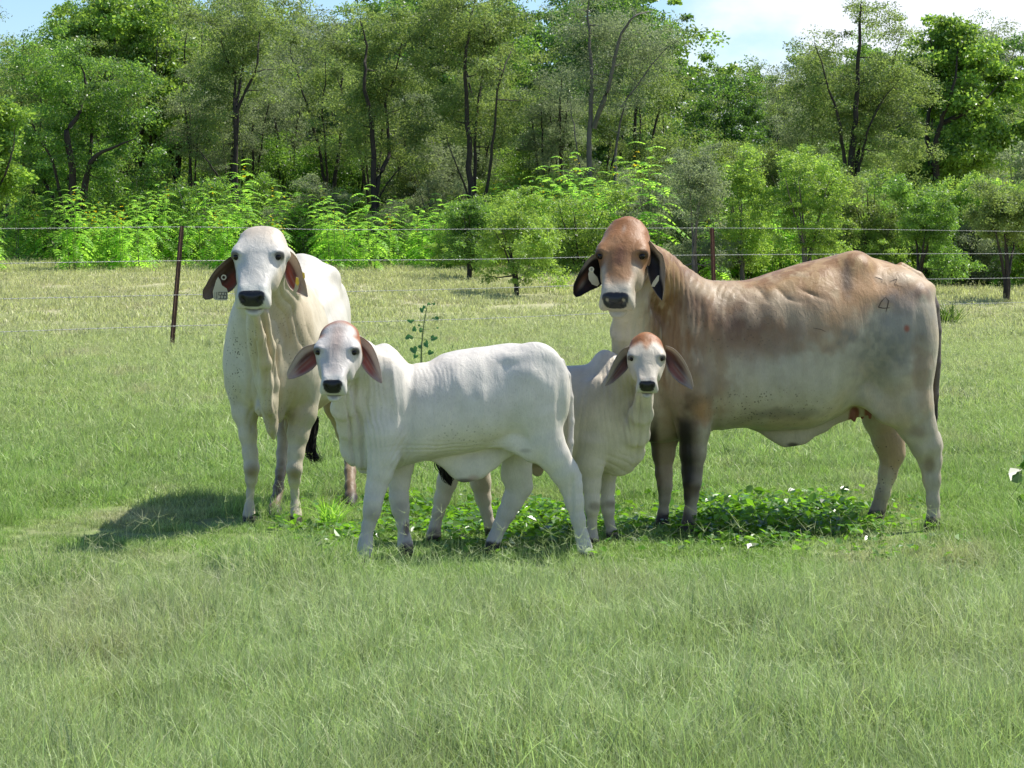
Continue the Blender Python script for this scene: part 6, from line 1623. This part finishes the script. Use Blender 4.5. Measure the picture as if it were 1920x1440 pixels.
    for row, (Y, step) in enumerate(((75, 80), (80, 84))):
        for u in np.arange(-40, 1980, step):
            uu = u + r.uniform(-28, 28); Yy = Y + r.uniform(-2, 2); X = (uu - CX) / F * Yy; z = float(hgt(X, Yy))
            me, H_ = kinds[5]; s = r.uniform(.62, 1.0) * (.9 if uu < 1200 else 1.0)
            place_tree('tree', me, (X, Yy, z), r.rand() * 6.28, s, ('low', 'taller')[s > .8] + ' ' + (mt := ['olive', 'green', 'bright', 'grey'][r.randint(4)]) + ' understorey tree, ' + ('front', 'back')[row] + ' row, ' + where(uu), 'tree', 'low trees under the wood', mat=mt); n += 1
    print('filler trees', n)
build_trees()

# ------------------------------------------------------------------ tall feathery weeds along the foot of the wood
FROND = leaf_mat("weed_frond", (.20, .40, .055), .52, .5, .26, (.50, .86, .09), .3, .7)
FLOWER = leaf_mat("yellow_flower", (.85, .62, .02), .5, .5, .1, (1.0, .75, .02))
def weed_mesh(seed, H_=1.0):
    r = np.random.RandomState(seed); V, Q, T, M = [], [], [], []; n = 0
    def put(v, q, t, m):
        nonlocal n
        V.append(v); Q.append(np.asarray(q) + n); T.append(np.full(len(v), t)); M.append(np.full(len(q), m)); n += len(v)
    stems = r.randint(2, 4)
    for s_ in range(stems):
        lx, ly = r.randn(2) * .16; h = H_ * r.uniform(.75, 1.05)
        p = np.array([[lx * .2 + r.randn() * .04, ly * .2, -.05], [lx * .5, ly * .5, h * .5], [lx, ly, h]])
        v, q = tube(p, [.012, .009, .004], 4); put(v, q, .2, 1)
        for i in range(19):
            t = .12 + .88 * (i + r.rand()) / 19; c = np.array([np.interp(t, [0, .5, 1], p[:, k]) for k in range(3)])
            a = i * 2.4 + r.rand(); L_ = (.62 - .30 * t) * r.uniform(.75, 1.2); up = .35 + .35 * t
            ds = np.array([math.cos(a), math.sin(a), 0]); side = np.array([-ds[1], ds[0], 0])
            ts = np.linspace(0, 1, 9); cen = c + ds * (L_ * ts)[:, None] + np.array([0, 0, 1]) * (L_ * (up * ts - 1.0 * ts ** 2 * (1.1 - .4 * t)))[:, None]
            tn = r.rand()
            # leaflets in pairs along the rib, drooping a little
            for k in range(1, 9):
                w = L_ * .17 * math.sin(math.pi * min(1, (k / 8) * .85 + .12)); d = (cen[k] - cen[k-1]) * .33
                for sg in (-1, 1):
                    b0 = cen[k] - d; b1 = cen[k] + d; tip = side * sg * w + np.array([0, 0, -.25 * w]) + d * .8
                    put(np.array([b0, b1, b1 + tip, b0 + tip]), [[0, 1, 2, 3]], tn, 0)
        if r.rand() < .22:
            for k in range(r.randint(3, 8)):
                c = p[2] + r.randn(3) * [.06, .06, .12] + [0, 0, -.05]
                v, q, t = broad_leaves(np.repeat(c[None], 3, 0), .040, r, .2); put(v, q, .8, 2)
    me = mesh_np('tall_weed', np.concatenate(V), np.concatenate(Q), 4, [FROND, STEM, FLOWER], False, np.concatenate(M))
    set_attr(me, 'tint', np.concatenate(T)); return me
def build_weeds():
    protos = [weed_mesh(40 + i, h) for i, h in enumerate((1.3, 1.5, 1.7, 1.9, 1.4, 2.2))]
    r = np.random.RandomState(12); n = 0
    labels = 'tall bright green feathery weed at the foot of the wood'
    while n < 285:
        u = r.uniform(-50, 1975); Y = r.uniform(61, 71) if u < 1180 else r.uniform(56, 66)
        if u > 1180 and r.rand() < .45: continue
        if 50 < u < 110 and Y < 66: continue
        if u < 1180 and r.rand() < (vnoise(np.array([[u / 60, Y / 2, 0]]), 1, 3, 1)[0] * .5): continue
        X = (u - CX) / F * Y; me = protos[r.randint(6)]
        s = r.uniform(.65, 1.12) * (1.0 if u < 1200 else 1.1)
        if 440 < u < 500 or 1000 < u < 1240: s *= 1.2
        o = link('tall_weed', me); o.location = (X, Y, float(hgt(X, Y))); o.rotation_euler = (0, 0, r.rand() * 6.28); o.scale = (s * 1.1, s * 1.1, s)
        tag(o, ('short', 'tall')[s > .85] + ' bright green feathery weed, ' + ('front', 'rear')[Y > 66] + ' of the strip, ' + where(u), 'weed', 'tall feathery weeds along the wood'); n += 1
build_weeds()

# ------------------------------------------------------------------ single plants in the pasture
def build_plants():
    LEAFB = leaf_mat("blue_green_leaf", (.075, .20, .085), .25, .5, .2, (.12, .34, .08), .3, 8)
    Y = 17.5; base = P(789, 0, Y); base[2] = 0
    root = empty('sapling', tuple(base)); tag(root, 'young sapling with heart shaped blue green leaves rising above the back of the front calf', 'sapling')
    line = [(789, 700), (790, 660), (792, 630), (796, 600), (799, 585), (801, 573)]
    pts = [base] + [P(u, v, Y) for u, v in line[1:]]
    m = MB(); m.add(*tube(pts, [.007, .006, .005, .004, .0035, .0025], 5)); m.build('stem', STEM, root)
    spec = [(770, 602, 13, 6), (777, 617, 8, 9), (767, 632, 15, 8), (776, 656, 13, 12), (790, 619, 10, 7), (817, 597, 13, 6), (813, 634, 13, 9), (799, 645, 9, 12), (807, 661, 11, 8), (787, 650, 6, 6), (791, 581, 8, 9), (795, 576, 6, 6), (813, 570, 7, 4), (804, 570, 7, 4), (779, 668, 9, 7), (820, 615, 5, 3), (786, 610, 5, 4)]
    r = np.random.RandomState(3); V, Q, T = [], [], []; n = 0; mt = MB()
    for (u, v, w, h) in spec:
        c = P(u, v, Y + r.uniform(-.12, .12)); sx = w * Y / F; sz = h * Y / F; j = np.array([np.interp(v + 4, [573, 700], [801, 789]), v + 3])
        mt.add(*tube([P(j[0], min(j[1], 690), Y), c], [.0018, .0014], 4))
        out = []
        nrm = np.array([r.uniform(-.3, .3), -1, r.uniform(0, .5)])
        an_ = r.uniform(-.9, .9) + (math.pi if r.rand() < .2 else 0)
        for hx, hz in ((0, -1), (.5, -.45), (.85, .2), (.62, .72), (.22, .70), (0, .40), (-.22, .70), (-.62, .72), (-.85, .2), (-.5, -.45)):
            rx = hx * math.cos(an_) - hz * math.sin(an_); rz = hx * math.sin(an_) + hz * math.cos(an_)
            dx, dz = rx * sx * .66, rz * sz * .72
            out.append(c + np.array([dx, (nrm[0] * dx + nrm[2] * dz) * .9, dz]))
        ctr = c + np.array([0, .006, 0])
        V += out + [ctr]
        for k in range(0, 10, 2): Q.append([n + 10, n + k, n + k + 1, n + (k + 2) % 10])
        T += [r.rand()] * 11; n += 11
    mt.build('leaf_stalk', STEM, root)
    me = mesh_np('leaves', np.array(V) - base, Q, 4, [LEAFB], False); set_attr(me, 'tint', T); link('leaves', me, root)
    # weed cut by the right edge
    Y = 13.2; base = P(1935, 0, Y); base[2] = 0
    root = empty('weed_plant', tuple(base)); tag(root, 'leafy weed with a bent stem half out of the picture at the right edge', 'weed')
    m = MB(); m.add(*tube([base, P(1928, 930, Y), P(1915, 905, Y), P(1890, 938, Y)], [.005, .004, .003, .0015], 5)); m.add(*tube([P(1928, 950, Y), P(1922, 870, Y)], [.004, .003], 5)); m.build('stem', STEM, root)
    cen = np.array([P(1919, 868, Y), P(1924, 856, Y), P(1916, 880, Y), P(1906, 934, Y), P(1914, 944, Y), P(1928, 955, Y), P(1934, 900, Y), P(1918, 862, Y), P(1912, 940, Y), P(1922, 874, Y)])
    v, q, t = broad_leaves(cen, .10, r, .1); me = mesh_np('leaves', v - base, q, 4, [BROAD], False); set_attr(me, 'tint', t); link('leaves', me, root)
    # fresh grass tussock beside the cream cow
    Y = 12.7; base = P(620, 0, Y); base[2] = 0
    V_, Q_, t_, s_ = blades(110, .05, .20, .006, .9, 5, 0, .35)
    me = mesh_np('grass_tussock', V_, Q_, 4, [FROND], False); set_attr(me, 'tint', t_)
    o = link('grass_tussock', me, None, tuple(base)); tag(o, 'bright green grass tussock right of the cream cow front feet', 'grass tussock')
    # small green shrub poking out behind the rump of the tan cow
    Y = 40; base = P(1768, 0, Y); base[2] = float(hgt(base[0], Y))
    V_, Q_, t_, s_ = blades(160, .25, .5, .022, .7, 6, 0, .4)
    me = mesh_np('weed_clump', V_, Q_, 4, [LF['green']], False); set_attr(me, 'tint', t_ * .2)
    o = link('weed_clump', me, None, tuple(base)); tag(o, 'low green weed clump in the pasture just right of the tan rump', 'weed')
build_plants()
